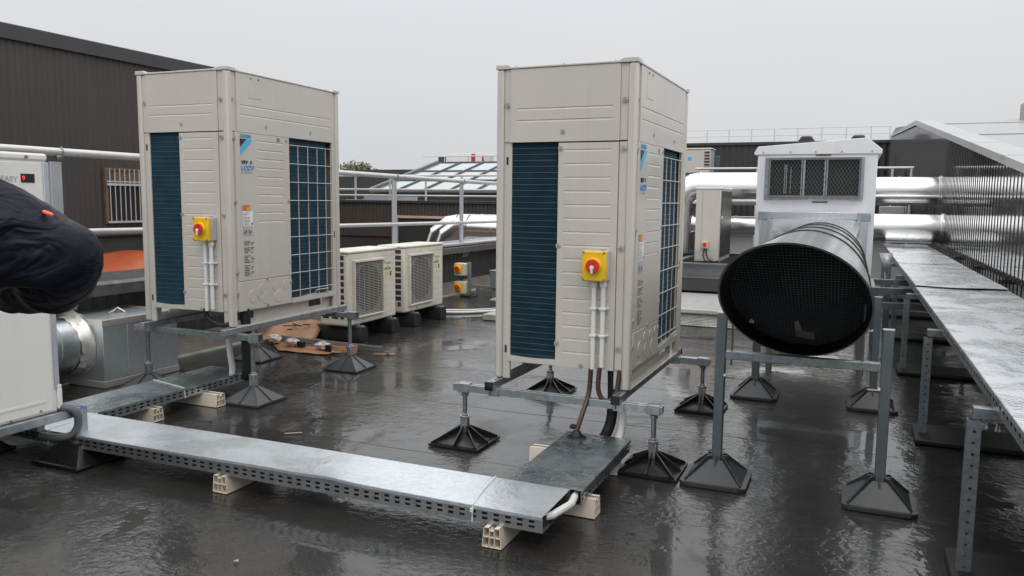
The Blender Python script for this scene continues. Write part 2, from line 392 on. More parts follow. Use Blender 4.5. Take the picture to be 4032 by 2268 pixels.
def wave_wall(b, axis, fixed, a0, a1, z0, z1f, pitch, amp, side, sub=6, mi=0):
    """corrugated sheet standing on a line; z1f(a) gives the top"""
    n = int((a1-a0)/pitch*sub)
    vs = []
    for i in range(n+1):
        a = a0 + (a1-a0)*i/n; d = fixed + side*amp*math.sin(2*PI*(a-a0)/pitch)
        p = (lambda z: (d, a, z)) if axis == 'x' else (lambda z: (a, d, z))
        vs += [p(z0), p(z1f(a))]
    b.add(vs, [(2*i, 2*i+2, 2*i+3, 2*i+1) for i in range(n)], mi); return b
def rib_wall(b, axis, fixed, a0, a1, z0, z1f, pitch, rib, h, side, mi=0):
    """trapezoid sheet: flats with raised ribs"""
    vs = []; a = a0
    while a < a1:
        for t, d in ((0, 0), (pitch-rib-2*h, 0), (pitch-rib-h, h), (pitch-h, h)):
            x = min(a+t, a1); f = fixed + side*d
            p = (lambda z: (f, x, z)) if axis == 'x' else (lambda z: (x, f, z))
            vs += [p(z0), p(z1f(x))]
        a += pitch
    n = len(vs)//2
    b.add(vs, [(2*i, 2*i+2, 2*i+3, 2*i+1) for i in range(n-1)], mi); return b

# --- left building
t = thing('left_building', 'tall dark brown corrugated building behind the railing with one barred window', 'building', (-9, 4, 0))
wave_wall(MB(), 'x', 0, -12, 7.9, .84, lambda a: 3.22, .085, .007, 1).build('cladding_wall', M['wall_brown'], t, ang=80)
MB().box(-.04, -.03, -12, 7.9, -.02, .84).box(-9, -.04, 7.9, 7.94, 0, 3.2).box(-.05, .03, -12, 7.9, .83, .845).build('base_upstand', M['wall_plain'], t)
MB().box(-.06, .05, -12, 7.98, 3.12, 3.29).box(-.10, -.06, -12, 7.98, 3.12, 3.32).build('verge_trim', M['trim_dark'], t, .004)
MB().box(-9, -.1, -12, 7.96, 3.2, 3.25).build('roof', M['roof_gravel'], t)
wn = MB()
wn.box(0, .035, 3.55, 4.19, .99, 1.03).box(0, .035, 3.55, 3.59, 1.03, 1.72).box(0, .035, 4.15, 4.19, 1.03, 1.72).box(0, .035, 3.59, 4.15, 1.69, 1.72)
w = wn.build('window', M['rust'], t)
MB().box(.011, .018, 3.59, 4.15, 1.03, 1.53).build('pane', M['dark'], w)
MB().box(.011, .02, 3.59, 4.15, 1.53, 1.69).build('blind_box', M['rust'], w)
g_ = MB().box(.05, .062, 3.55, 4.2, 1.00, 1.025).box(.05, .062, 3.55, 4.2, 1.49, 1.52).box(.05, .062, 3.55, 4.2, 1.535, 1.55)
for i in range(8): g_.cyl((.056, 3.60+i*.078, 1.02), (.056, 3.60+i*.078, 1.71), .0065, 8)
g_.build('window_bars', M['rail_alu'], w)

# --- far building with skylight
t = thing('far_low_building', 'low brown corrugated building across the roof gap under the glazed skylight', 'building', (-9, 16, 0))
rib_wall(MB(), 'y', 0, -4.5, 4.9, .50, lambda a: 1.26, .092, .03, .016, -1).build('cladding_wall', M['wall_brown'], t, ang=80)
MB().box(-4.5, 4.9, .02, .06, -.02, .50).box(-4.5, 4.9, -.02, .06, .48, .505).build('base_upstand', M['wall_plain'], t)
MB().box(-4.5, 4.9, -.06, .3, 1.26, 1.32).build('coping', M['trim_dark'], t, .006)
MB().box(-14, 4.6, .3, 13, 1.1, 1.24).box(-4.5, 4.9, .1, .14, 0, 1.24).box(-2.4, -1.3, 1.2, 2.0, 1.24, 1.42).box(-2.6, -1.1, .7, 1.1, 1.24, 1.33).build('roof', M['roof_pale'], t)
t = thing('skylight', 'sloping glazed skylight with dark mullions on the far low building', 'skylight', (-9, 20, 1.24))
MB().box(-3.85, 3.6, 0, 4.4, 0, .33).build('kerb', M['trim_dark'], t)
b = MB().add([(-3.9, -.1, .345), (3.6, -.1, .345), (3.6, 4, 1.33), (-3.9, 4, 1.33)], [(0, 1, 2, 3)])
b.build('glazing', M['glass'], t)
b = MB()
def sl(x, y, lift=.0): return (x, -.1+4.1*y, .35+.985*y+lift)
for i in range(10):
    x = -3.9+i*.83; b.tube([sl(x, 0, .01), sl(x, 1, .01)], .032, 6)
for y in (.33, .66, 1.0): b.tube([sl(-3.9, y), sl(3.6, y)], .03, 6)
b.build('mullions', M['trim_dark'], t)
MB().tube([sl(-3.95, -.01, .03), sl(-3.95, 1, .03)], .055, 6).tube([(-3.95, -.13, .34), (3.6, -.13, .34)], .05, 6).build('edge_flashing', M['beam_grey'], t)
t = thing('rooftop_unit', 'white rooftop ventilation unit with one red stripe above the skylight', 'ventilation unit', (-14, 28, 1.24))
MB().box(-.75, .78, 0, 1.2, 0, 1.87).build('casing', M['white_paint'], t, .02)
MB().box(.35, .52, -.006, .1, 1.35, 1.86).build('stripe', M['red_paint'], t)
MB().box(-1.10, -.75, .02, 1.1, 0, 1.80).build('louvre_section', M['trim_dark'], t)
MB().prism([(.05, 1.75), (.05, 1.3), (.22, 1.35)], 'x', .78, .84).build('hood', M['red_paint'], t)
MB().cyl((.1, -.012, 1.5), (.1, 0, 1.5), .035, 10).cyl((.62, -.012, 1.5), (.62, 0, 1.5), .035, 10).build('hatch_lock', M['screw'], t)

def railing(name, label, loc, axis, a0, a1, zs, posts, r=.022, base=0, pmat='rail_alu', group=None):
    t = thing(name, label, 'railing', loc, 0, group)
    P = (lambda a, z: (a, 0, z)) if axis == 'x' else (lambda a, z: (0, a, z))
    for z in zs: MB().cyl(P(a0, z), P(a1, z), r, 10).build('rail', M['rail_alu'], t)
    for a in posts: MB().cyl(P(a, base), P(a, zs[0]), r*1.1, 8).build('post', M[pmat], t)
    return t
railing('guard_railing', 'thin guard rail along the front edge of the far low building', (-9, 16.25, 1.32), 'x', -4.3, 4.8, (.57, .25, .11), (-2.0, -1.04, -.08, .84, 1.8, 2.8, 3.8, 4.75), .022)
railing('guard_railing', 'guard rail on the roof behind the glazed skylight', (-14, 26, 1.24), 'x', -.65, 6, (1.66, 1.34), (.25, 1.2, 2.1, 3.0, 4, 5), .02)
# --- farther building and tree
t = thing('distant_shed', 'distant dark ribbed shed beyond the skylight under the tree', 'building', (-15, 30.5, 0))
rib_wall(MB(), 'y', 0, -12, 9, -.02, lambda a: 2.5, .25, .08, .03, -1).build('cladding_wall', M['wall_grey'], t, ang=80)
MB().box(-12, 9, -.08, .2, 2.42, 2.62).box(-12, 9, .2, 9, 2.4, 2.5).build('roof_edge', M['wall_grey'], t)
t = thing('tree', 'broad green tree showing above the distant shed', 'tree', (-40.3, 60, 0))
MB().tube([(0,0,0), (.1,0,1.5), (.05,.1,2.6)], [.28,.22,.17], 10).tube([(.05,.1,2.4), (-.9,.2,3.4), (-1.8,.2,4.0)], [.13,.09,.05], 8).tube([(.05,.1,2.5), (.8,-.1,3.6), (1.3,0,4.2)], [.12,.08,.04], 8).tube([(.05,.1,2.5), (.1,.4,3.9), (.2,.3,4.6)], [.12,.08,.04], 8).build('trunk', M['trunk'], t)
b = MB(); rr = random.Random(3)
cl_ = [(-2.6,0,3.2,.7),(-1.6,.3,3.75,.75),(-.6,0,4.0,.7),(.4,.2,3.85,.7),(1.2,0,3.5,.65),(1.9,.2,3.2,.6),(-.8,-.5,3.2,.9),(.8,-.4,3.1,.9),(0,.8,3.4,.9),(-3.3,.2,2.8,.6),(2.5,0,2.8,.5)]
for (cx, cy, cz, cr_) in cl_:
    for _ in range(230):
        d = Vector((rr.gauss(0,1), rr.gauss(0,1), rr.gauss(0,1))).normalized()*cr_*rr.uniform(.35, 1.12)
        p = Vector((cx, cy, cz)) + d*Vector((1,1,.8)).length/1.62
        a = Vector((rr.uniform(-1,1), rr.uniform(-1,1), rr.uniform(-1,1))).normalized(); q = a.orthogonal().normalized(); l = rr.uniform(.07, .16)
        b.add([p-a*l, p+q*l*.5, p+a*l, p-q*l*.5], [(0,1,2,3)])
b.build('crown', M['leaf'], t, smooth=False, fix=False)
# --- far right building
t = thing('far_right_building', 'long dark ribbed building behind the silver ducts with a pale flat roof', 'building', (-3, 36, 0))
rib_wall(MB(), 'y', 0, -6, 4.3, -.02, lambda a: 3.86, .26, .09, .04, -1).build('cladding_wall', M['wall_grey'], t, ang=80)
MB().box(-6, 4.3, -.1, .3, 3.80, 3.93).build('coping', M['trim_dark'], t, .01)
MB().add([(-6, .2, 3.94), (4.3, .2, 3.94), (4.3, 6, 4.6), (-6, 6, 4.6)], [(0,1,2,3)]).build('roof', M['roof_pale'], t)
railing('guard_railing', 'pale guard rail on the pale flat roof far right', (-3, 37.2, 4.05), 'x', -5.5, 4.25, (.53, .24), [-5.2+i*.97 for i in range(10)]+[4.25], .018)
for i, (x, lb) in enumerate(((-1.97, 'small dark roof dome left of the sheet metal air handler ridge'), (.06, 'small dark roof dome directly above the ridge end of the air handler'))):
    t = thing('roof_dome', lb, 'roof light', (x, 36.6, 3.9), 0, 'roof domes on the far pale roof')
    MB().prism([(-.38,0), (.38,0), (.2,.28), (-.2,.28)], 'y', -.3, .3).build('dome', M['trim_dark'], t, .06)
    MB().box(-.4, .4, -.34, .34, -.05, .03).build('kerb', M['coping_grey'], t)

# --- right building with glossy wall
def ztop(v): return .765 + .119*v if v < 20.4 else 3.193 + .078*min(v-20.4, 11.5)
t = thing('right_building', 'building at right with wet glossy black corrugated wall mirroring the silver ducts', 'building', (1.25, 10, 0))
rib_wall(MB(), 'x', 0, -12, 26.0, -.02, lambda a: ztop(a+10)-.03, .17, .05, .0055, -1).build('glossy_wall', M['gloss_wall'], t, ang=20)
b = MB()
def rf(u, v, l=0): return (u, v-10, ztop(v)+l)
b.add([rf(0,-2,.02), rf(25,-2,.02), rf(25,20.4,.02), rf(0,20.4,.02), (25,20,1.2), (0,20,1.2)], [(0,1,2,3), (3,2,4,5)])
for v in (3, 8, 13, 18): b.add([rf(.3,v,.021), rf(25,v,.021), rf(25,v,.035), rf(.3,v,.035)], [(0,1,2,3)])
b.build('roof', M['roof_pale'], t)
b = MB().add([rf(-.05,-2,.045), rf(.24,-2,.05), rf(.26,20.4,.05), rf(-.05,20.4,.05), rf(-.05,-2,.0), rf(-.05,20.4,-.06), rf(-.05,35.8,.0), rf(.1,35.8,.0), rf(.1,20.4,.05), rf(-.05,35.8,-.08)], [(0,1,2,3), (0,3,5,4), (3,8,7,6), (5,3,6,9)])
b.build('verge_flashing', M['flash_white'], t)
b = MB()
for v in (6.5, 8.3, 10.5, 13, 16, 20): b.add([rf(-.06,v,.056), rf(.25,v,.057), rf(.25,v+.03,.057), rf(-.06,v+.03,.056), rf(-.06,v,.0), rf(-.06,v+.03,.0)], [(0,1,2,3), (0,3,5,4)])
b.build('flashing_joint', M['coping_grey'], t)
MB().box(1.92, 2.6, 9.3, 10.2, ztop(19)-.1, ztop(20)+.36).build('chimney', M['card_pale'], t, .02)

# --- left parapet
t = thing('parapet', 'low parapet with dark ribbed fascia and metal coping left of the roof', 'parapet', (-5.35, 4, 0))
b = wave_wall(MB(), 'x', 0, -8, 11, .12, lambda a: .63, .12, .012, 1); b.build('fascia', M['fascia'], t, ang=80)
b = MB().add([(.19,-8,.715), (.19,11,.66), (.17,11,.70), (.17,-8,.725), (-.18,11,.735), (-.18,-8,.755), (-.20,11,.60), (-.20,-8,.60), (.19,11,.58), (.19,-8,.63)], [(0,1,2,3), (3,2,4,5), (5,4,6,7), (9,8,1,0)])
b.build('coping', M['coping_wet'], t)
def flash_(i, j): return (.015 + .11*(1-j) + .004*math.sin(j*11*2*PI), -8+19*i, .005+.16*j)
MB().grid(2, 66, flash_).build('ribbed_flashing', M['alu_rib_dirty'], t, ang=80)
MB().box(.12, .20, -8, 11, .001, .012).build('flashing_foot', M['paver'], t)
MB().box(-.22, -.02, -8, 11, 0, .62).build('core', M['wall_plain'], t)
MB().box(-.185, .195, 4.2, 11, .72, .745).xf(Matrix.Rotation(-.0029, 4, 'X')).build('coping_sheet', M['coping_grey'], t)
# --- railing on the parapet
t = thing('guard_railing', 'thick tubular handrail with flat aluminium posts on the left parapet', 'railing', (-5.4, 4, 0))
MB().tube([(0,-8,1.70), (0,-.28,1.674), (0,.875,1.673), (0,3.66,1.647), (0,8,1.621), (0,11.5,1.60)], .030, 14).build('top_rail', M['rail_alu'], t)
MB().tube([(0,-8,1.09), (0,.47,1.081), (0,3.65,1.043), (0,8,1.001), (0,11.5,.97)], .024, 12).build('mid_rail', M['rail_alu'], t)
for y in (-1.9, .12, 4.84, 6.75, 9.2):
    p = MB().box(-.012, .012, y-.045, y+.045, .50, 1.60).build('post', M['post_alu'], t, .003)
    z = 1.673-.0065*(y-.8)
    MB().cyl((.0,y+.01,z-.045), (.0,y+.06,z-.03), .022, 8).tube([(.033*math.cos(a), y+.05, z+.033*math.sin(a)) for a in [i*.55-2.6 for i in range(8)]], .006, 6).build('rail_clip', M['galv_dull'], p)
    MB().box(-.06, .07, y-.075, y+.075, .50, .60).box(.07, .1, y-.03, y-.0, .53, .56).box(.07,.1,y+.03,y+.06,.53,.56).build('base_bracket', M['galv'], p, .004)

# --- far plinth, platform, ducts
t = thing('roof_plinth', 'low plinth with crinkled silver flashing and pale coping slab beside the beige heat pump', 'plinth', (-1.6, 8.8, 0))
def fl2(i, j): return (-1.9+3.3*i, -.06*(1-j) + .006*math.sin(j*9*2*PI)+.008*math.sin(i*47)*(1-j), .005+.135*j)
MB().grid(40, 54, fl2).build('ribbed_flashing', M['alu_rib'], t, ang=80)
MB().box(-1.9, 1.4, -.05, 1.55, .14, .19).build('coping_slab', M['coping_pale'], t, .01)
MB().box(-1.9, 1.4, .02, 1.5, 0, .14).build('core', M['wall_plain'], t)
t = thing('steel_platform', 'grey steel beam platform carrying the beige heat pump', 'platform', (-1.9, 11.6, 0))
for y in (-1.2, 1.1):
    MB().box(-1.6, 1.35, y-.07, y+.07, .56, .575).box(-1.6, 1.35, y-.008, y+.008, .40, .56).box(-1.6, 1.35, y-.07, y+.07, .385, .40).build('beam', M['beam_grey'], t)
for x in (-1.4, -.3, .8, 1.2):
    MB().box(x-.05, x+.05, -1.12, 1.02, .44, .555).build('joist', M['beam_grey'], t)
MB().box(-1.6, 1.35, -1.26, -1.19, .22, .385).build('base_kerb', M['trim_dark'], t)
MB().box(-1.6, 1.35, -1.1, 1.2, 0, .36).build('plinth', M['wall_plain'], t)

def duct(b, pts, r, n=32): b.tube(pts, r, n); return b
def elbow(c, a, bdir, R, k=10):
    """points on a 90 degree bend starting at c going along a and turning to bdir"""
    c = Vector(c); a = Vector(a); d = Vector(bdir); return [c + a*R*math.sin(i/k*PI/2) + d*R*(1-math.cos(i/k*PI/2)) for i in range(k+1)]
t = thing('silver_duct', 'large silver clad duct with an elbow dropping down behind the beige heat pump', 'duct', (-1.6, 12.35, 0))
MB().tube([(1.6,0,1.56), (.62,0,1.56), (-.55,0,1.56)], .243, 36).build('pipe', M['alu'], t)
MB().tube([(-.55,0,1.56), (-.62,0,1.553), (-.71,0,1.50), (-.78,0,1.41), (-.80,0,1.30)], .243, 36).build('bend', M['alu'], t, ang=14)
MB().tube([(-.80,0,1.30), (-.80,0,.58)], .240, 36).build('riser', M['alu'], t)
MB().tube([(.53,0,1.56), (.56,0,1.56)], .250, 36).tube([(-.56,0,1.56), (-.53,0,1.56)], .250, 36).tube([(-.8,0,.62), (-.8,0,.58)], .26, 36).build('joint_band', M['alu'], t)
t = thing('silver_duct', 'small low silver pipe passing behind the beige heat pump', 'duct', (-1.6, 12.2, 0))
MB().tube([(-.62,0,1.02), (1.6,0,1.02)], .135, 28).build('pipe', M['alu'], t)
MB().tube([(.0,0,1.02), (.03,0,1.02)], .140, 28).build('joint_band', M['alu'], t)
t = thing('silver_duct', 'upper silver duct running from the air handler into the glossy wall', 'duct', (.2, 14.3, 0))
MB().tube([(-1.4,0,1.565), (1.06,0,1.565)], .225, 36).build('pipe', M['alu'], t)
MB().tube([(.44,0,1.565), (.47,0,1.565)], .231, 36).tube([(1.02,0,1.565), (1.05,0,1.565)], .245, 36).build('joint_band', M['alu'], t)
t = thing('silver_duct', 'lower silver duct running from the air handler into the glossy wall', 'duct', (.2, 13.6, 0))
MB().tube([(-1.4,0,.99), (1.06,0,.99)], .220, 36).build('pipe', M['alu'], t)
MB().tube([(.22,0,.99), (.25,0,.99)], .226, 36).tube([(1.02,0,.99), (1.05,0,.99)], .24, 36).build('joint_band', M['alu'], t)
railing('guard_railing', 'short pale handrail just above the upper silver ducts', (-1, 15.5, 0), 'x', -1.8, 1.93, (1.985,), (-1.75, -.67, .95, 1.6, 1.9), .022, base=0)
t = thing('control_box', 'small pale metal box between the two silver ducts right of the air handler', 'box', (.62, 14.9, 1.02))
MB().box(-.21, .21, 0, .2, 0, .30).box(-.03, .03, .04, .10, -1.02, 0).build('casing', M['flash_white'], t, .01)
MB().box(.17, .18, -.004, .0, .02, .28).build('door_seam', M['trim_dark'], t)
# two silver elbows beyond the left parapet
for i, (dx, dy, lb) in enumerate(((0, 0, 'front silver duct elbow beyond the left parapet, turning down toward the roof'), (-.60, .72, 'rear silver duct elbow beyond the left parapet, partly behind the front one'))):
    t = thing('elbow_duct', lb, 'duct', (-7.12+dx, 13.6+dy, 0), 0, 'silver elbows beyond the parapet')
    z = .79; r = .28
    MB().tube([(.52,0,z), (4.0,0,z)], r, 40).build('pipe', M['alu'], t)
    MB().tube([(.52,0,z), (.30,0,z-.03), (.09,0,z-.17), (0,0,z-.42)], r, 40).build('bend', M['alu'], t, ang=14)
    MB().tube([(0,0,z-.42), (0,0,-.01)], r*.99, 40).build('riser', M['alu'], t)
    for (p, q) in (((0,0,z-.44),(0,0,z-.47)), ((0,0,.12),(0,0,.15)), ((1.0,0,z),(1.03,0,z)), ((1.9,0,z),(1.93,0,z))): MB().tube([p, q], r*1.025, 40).build('joint_band', M['alu'], t)
t = thing('duct_support', 'grey steel bracket under the silver ducts beyond the left parapet', 'bracket', (-6.0, 13.25, 0))
MB().box(-.03, .03, -.03, .03, 0, .46).box(-.7, .7, -.05, 1.0, .46, .495).build('frame', M['galv_dull'], t)
t = thing('door', 'dark green metal door with pale frame on the far low building', 'door', (-9.6, 15.9, 0))
MB().box(-.0, .95, -.02, .04, .0, .92).build('leaf', M['dark_green'], t)
MB().box(-.10, 0, -.05, .05, 0, .98).box(0, 1.9, -.05, .04, .92, .975).build('frame', M['pink_post'], t)

def tarp(name, label, loc, w, d, z1, fn):
    t = MB().grid(40, 14, fn); o = t.build(name, M['tarp'], ang=80); o.location = loc
    o.modifiers.new('thick', 'SOLIDIFY').thickness = .004
    return tag(o, label, 'tarpaulin')
tarp('orange_tarpaulin', 'orange tarpaulin heaped along the foot of the tall left building', (-8.95, 6.4, 0), 4, 1, 1, lambda i, j: (.08+j*.75+.05*math.sin(i*9+j*3), -3+6.6*i, .66-.62*j**1.6+.05*math.sin(i*17+j*5)*(1-.4*j)+.03*math.sin(i*41)))
tarp('orange_tarpaulin', 'orange tarpaulin under the silver ducts beyond the left parapet', (-6.0, 14.85, 0), 4, 1, 1, lambda i, j: (-1.35+4*i, .9-j*.8, .62-.40*j+.03*math.sin(i*21+j*4)+.03*math.sin(i*8)))
tarp('orange_tarpaulin', 'strip of orange tarpaulin on the ground behind the nearer small condenser', (-9.8, 14.3, 0), 2, 1, 1, lambda i, j: (-2+3.2*i, .9-j*.9, .13-.11*j+.03*math.sin(i*21+j*4)))

# ------------------------------------------------------------------ big outdoor units
D, WF, HT = .765, 1.24, 1.685
def grooved(b, w, h, grooves, sa, sb, place, gz=.012, depth=.004, mi=0):
    """flat panel w x h with V grooves at the given heights between sa..sb; place(s,z,d) -> point, d = depth inwards"""
    Q = lambda s0, s1, z0, z1, d0=0, d1=0: b.add([place(s0,z0,d0), place(s1,z0,d0), place(s1,z1,d1), place(s0,z1,d1)], [(0,1,2,3)], mi)
    Q(0, sa, 0, h); Q(sb, w, 0, h); z = 0
    for g in sorted(grooves):
        Q(sa, sb, z, g-gz*.75); Q(sa, sb, g-gz*.75, g+gz*.05, 0, depth); Q(sa, sb, g+gz*.05, g+gz*.25, depth, 0)
        for s in (sa, sb): b.add([place(s,g-gz*.75,0), place(s,g+gz*.05,depth), place(s,g+gz*.25,0)], [(0,1,2)], mi)
        z = g+gz*.25
    Q(sa, sb, z, h)
    for (s0,z0,s1,z1) in ((0,0,w,0), (w,0,w,h), (w,h,0,h), (0,h,0,0)):      # rim
        b.add([place(s0,z0,0), place(s1,z1,0), place(s1,z1,.018), place(s0,z0,.018)], [(0,1,2,3)], mi)
    return b

def make_unit(label):
    t = thing('outdoor_unit', label, 'air conditioner', (0,0,0), 0, 'large beige outdoor units')
    X = lambda s: s-D/2; Y = lambda q: q-WF/2
    xf, ys = D/2, -WF/2
    # corner posts
    for (s0, s1) in ((0,.042), (D-.045,D)):
        for (q0, q1) in ((0,.045), (WF-.043,WF)):
            MB().box(X(s0), X(s1), Y(q0), Y(q1), .003, 1.662).build('corner_post', M['cream'], t, .011, seg=3)
    b = MB()      # recessed flanges beside the posts
    b.box(X(.042), X(.086), ys+.014, ys+.03, 0, 1.66).box(X(.676), X(.72), ys+.014, ys+.03, 0, .104).box(X(.68), X(.72), ys+.008, ys+.03, .104, 1.275).box(X(.68), X(.72), ys+.008, ys+.03, 1.282, 1.66).box(X(.044), X(.080), ys+.008, ys+.013, 1.282, 1.66)
    b.box(xf-.03, xf-.010, Y(.045), Y(.088), .104, 1.275).box(xf-.03, xf-.010, Y(.045), Y(.088), 1.282, 1.66).box(xf-.03, xf-.012, Y(1.152), Y(1.197), 0, 1.66)
    b.box(X(0)+.002, X(0)+.03, Y(.045), Y(1.197), .1, 1.66).box(X(.042), X(.72), -ys-.03, -ys-.004, .1, 1.66)
    b.build('side_flanges', M['cream'], t, .003)
    # near-black core boxes stand in for the unlit inside and block see-through
    MB().box(X(.03), xf-.04, Y(.04), Y(1.2), 1.26, 1.655).box(X(.36), xf-.03, Y(.03), Y(.60), .11, 1.27).box(X(.10), X(.70), Y(.62), Y(1.13), .11, 1.27).box(X(.03), X(.70), Y(.12), Y(1.16), .11, .16).build('dark_core', M['dark'], t)
    # top cap
    b = MB(); z0, z1, zc = 1.662, 1.673, 1.686
    for (y0, y1) in ((ys-.004, ys+.03), (-ys-.03, -ys+.004)):
        b.prism([(X(0)-.004,z0),(X(0)-.004,zc),(X(.066),zc),(X(.088),z1),(X(D-.096),z1),(X(D-.072),zc),(X(D)+.004,zc),(X(D)+.004,z0)], 'y', y0, y1)
    for (x0, x1) in ((X(0)-.0035, X(.03)), (xf-.03, xf+.0035)):
        b.prism([(ys+.031,z0),(ys+.031,zc-.0005),(ys+.07,zc-.0005),(ys+.095,z1),(-ys-.095,z1),(-ys-.07,zc-.0005),(-ys-.031,zc-.0005),(-ys-.031,z0)], 'x', x0, x1)
    b.box(X(.03), xf-.03, ys+.03, -ys-.03, 1.655, 1.668)
    tp = b.build('top_cap', M['cream'], t, .003)
    for cy in (-.29, .29):
        g = MB()
        for r in (.06, .11, .16, .21, .26): g.tube([(r*math.cos(a*PI/16), cy+r*math.sin(a*PI/16), 1.685) for a in range(32)], .003, 5, closed=True)
        for k in range(8): g.cyl((0, cy, 1.683), (.26*math.cos(k*PI/4), cy+.26*math.sin(k*PI/4), 1.683), .003, 5)
        g.build('fan_guard', M['wire'], tp)
    b = MB()
    for (x, y) in ((X(.10), ys+.02), (X(.37), ys+.02), (X(.645), ys+.02), (xf-.02, Y(.13)), (xf-.02, Y(.62)), (xf-.02, Y(1.10))): b.cyl((x, y, 1.672), (x, y, 1.680), .008, 8, .006)
    b.build('top_screws', M['screw'], tp)
    # side upper and lower panels
    b = grooved(MB(), .601, .379, (.173, .112), .037, .563, lambda s, z, d: (X(.079)+s, ys+d+.001, 1.281+z)); b.build('upper_side_panel', M['cream'], t, ang=20)
    b = grooved(MB(), .322, 1.173, [1.238-k*.0705-.101 for k in range(16)], .034, .285, lambda s, z, d: (X(.356)+s, ys+d+.001, .101+z)); b.build('lower_side_panel', M['cream'], t, ang=20)
    # side coil with tube lines, drip lip
    b = MB().box(X(.084), X(.357), ys+.075, ys+.085, .122, 1.278)
    for k in range(36): b.box(X(.086), X(.357), ys+.021, ys+.025, .139+k*.0317, .1415+k*.0317)
    for k in range(66): b.box(X(.086)+k*.0041, X(.086)+k*.0041+.0005, ys+.022, ys+.075, .124, 1.276)
    b.build('side_coil', M['coil'], t)
    b = MB().grid(20, 1, lambda i, j: (X(.083)+.273*i, ys+.002, .101+j*(.030-.006*math.sin(i*PI)))); b.grid(20, 1, lambda i, j: (X(.083)+.273*i, ys+.002+.05*j, .131-.006*math.sin(i*PI))); b.box(X(.084), X(.356), ys+.004, ys+.06, .098, .103)
    b.build('drip_lip', M['cream'], t, ang=50)
    # base rails with fork openings
    for sgn in (1, -1):
        b = MB(); xx = sgn*(xf-.055)
        b.perf((xx, Y(.05), 0), (0,1,0), (0,0,1), (-sgn,0,0), 1.14, .10, .004, .80, .175, [(.032,.086)], off=-.275)
        b.box(sgn*(xf-.002), xx, Y(.03), Y(1.21), 0, .004)
        b.build('base_rail', M['cream'], t, 0)
    # front upper panel + hatch
    b = grooved(MB(), 1.07, .379, (.175, .114), .035, 1.028, lambda s, z, d: (xf-d-.001, Y(.085)+s, 1.281+z)); up_ = b.build('upper_front_panel', M['cream'], t, ang=20)
    b = MB().box(xf-.002, xf+.001, Y(.202), Y(.329), 1.509, 1.652); hp = b.build('inspection_hatch', M['cream'], up_, .002)
    MB().cyl((xf, Y(.225), 1.638), (xf+.006, Y(.225), 1.638), .006, 8).cyl((xf, Y(.30), 1.638), (xf+.006, Y(.30), 1.638), .006, 8).build('hatch_screws', M['screw'], up_)
    # front service cover, lower cover
    b = grooved(MB(), .556, .977, [.932-k*.06 for k in range(10)], .21, .485, lambda s, z, d: (xf-d-.001, Y(.060)+s, .302+z)); cv = b.build('service_cover', M['cream'], t, ang=20)
    b = MB()
    for k in range(4): b.box(xf-.003, xf+.0006, Y(.482), Y(.512), 1.243+k*.007, 1.2458+k*.007)
    b.build('vent_slots', M['dark'], cv)
    b = MB().box(xf-.02, xf-.001, Y(.060), Y(.616), .098, .298); lc = b.build('lower_cover', M['cream'], t, .004)
    b = MB()
    for (q, z, r) in ((.30,.235,.036), (.43,.235,.030), (.20,.19,.045), (.33,.165,.040), (.47,.165,.045), (.54,.24,.028)): b.cyl((xf-.002, Y(q), z), (xf+.0012, Y(q), z), r, 22, r*.96)
    b.box(xf-.002, xf+.0012, Y(.13), Y(.23), .112, .118)
    b.build('knockouts', M['cream'], lc, 0)
    b = MB()
    for k in range(7): b.box(xf-.002, xf+.0006, Y(.215+.008*k), Y(.219+.008*k), .225-.012*k, .232-.012*k)
    b.build('cut_line', M['label_ink'], lc)
    # front coil, wire guard, lip
    b = MB().box(xf-.055, xf-.042, Y(.616), Y(1.088), .128, 1.278)
    for k in range(36): b.box(xf-.031, xf-.027, Y(.618), Y(1.088), .139+k*.0317, .1410+k*.0317)
    for k in range(115): b.box(xf-.042, xf-.028, Y(.617)+k*.0041, Y(.617)+k*.0041+.0005, .130, 1.276)
    b.build('front_coil', M['coil'], t)
    MB().box(xf-.20, xf-.06, Y(1.088), Y(1.14), .12, 1.27).build('coil_gap_shade', M['dark'], t)  # dark box stands in for the shade in the gap beside the coil
    b = MB()
    for k in range(9): b.cyl((xf-.004, Y(.617), 1.230-k*.131), (xf-.004, Y(1.15), 1.230-k*.131), .0028, 6)
    for q in (.725, .843, .957, 1.063, 1.131): b.cyl((xf-.008, Y(q), 1.235), (xf-.008, Y(q), .135), .0028, 6)
    b.tube([(xf-.008, Y(.90), .135), (xf+.012, Y(.90), .165), (xf+.012, Y(1.05), .165), (xf-.008, Y(1.05), .135)], .0032, 6)
    b.build('wire_guard', M['wire'], t)
    b = MB().grid(24, 1, lambda i, j: (xf-.001, Y(.617)+.535*i, .098+j*(.034-.004*math.sin(i*PI*3)))).grid(24, 1, lambda i, j: (xf-.001-.05*j, Y(.617)+.535*i, .132-.004*math.sin(i*PI*3)))
    b.box(xf-.05, xf-.002, Y(.617), Y(1.15), .094, .099); b.build('drip_tray', M['cream'], t, ang=50)
    # screws: raised darker disc and ring carry the dimple shade, then the bolt
    di, sc = MB(), MB()
    side = [(.064,1.478),(.705,1.482),(.377,1.332),(.368,1.244),(.703,1.243),(.363,.74),(.703,.74),(.363,.22),(.70,.22),(.50,.112)]
    front = [(.37,1.335),(.87,1.334),(.045,1.485),(.055,1.24),(.585,1.255),(.60,.83),(.055,.83),(.605,.40),(.055,.36),(.605,.25),(.05,.22),(.35,.30),(.35,.115)]
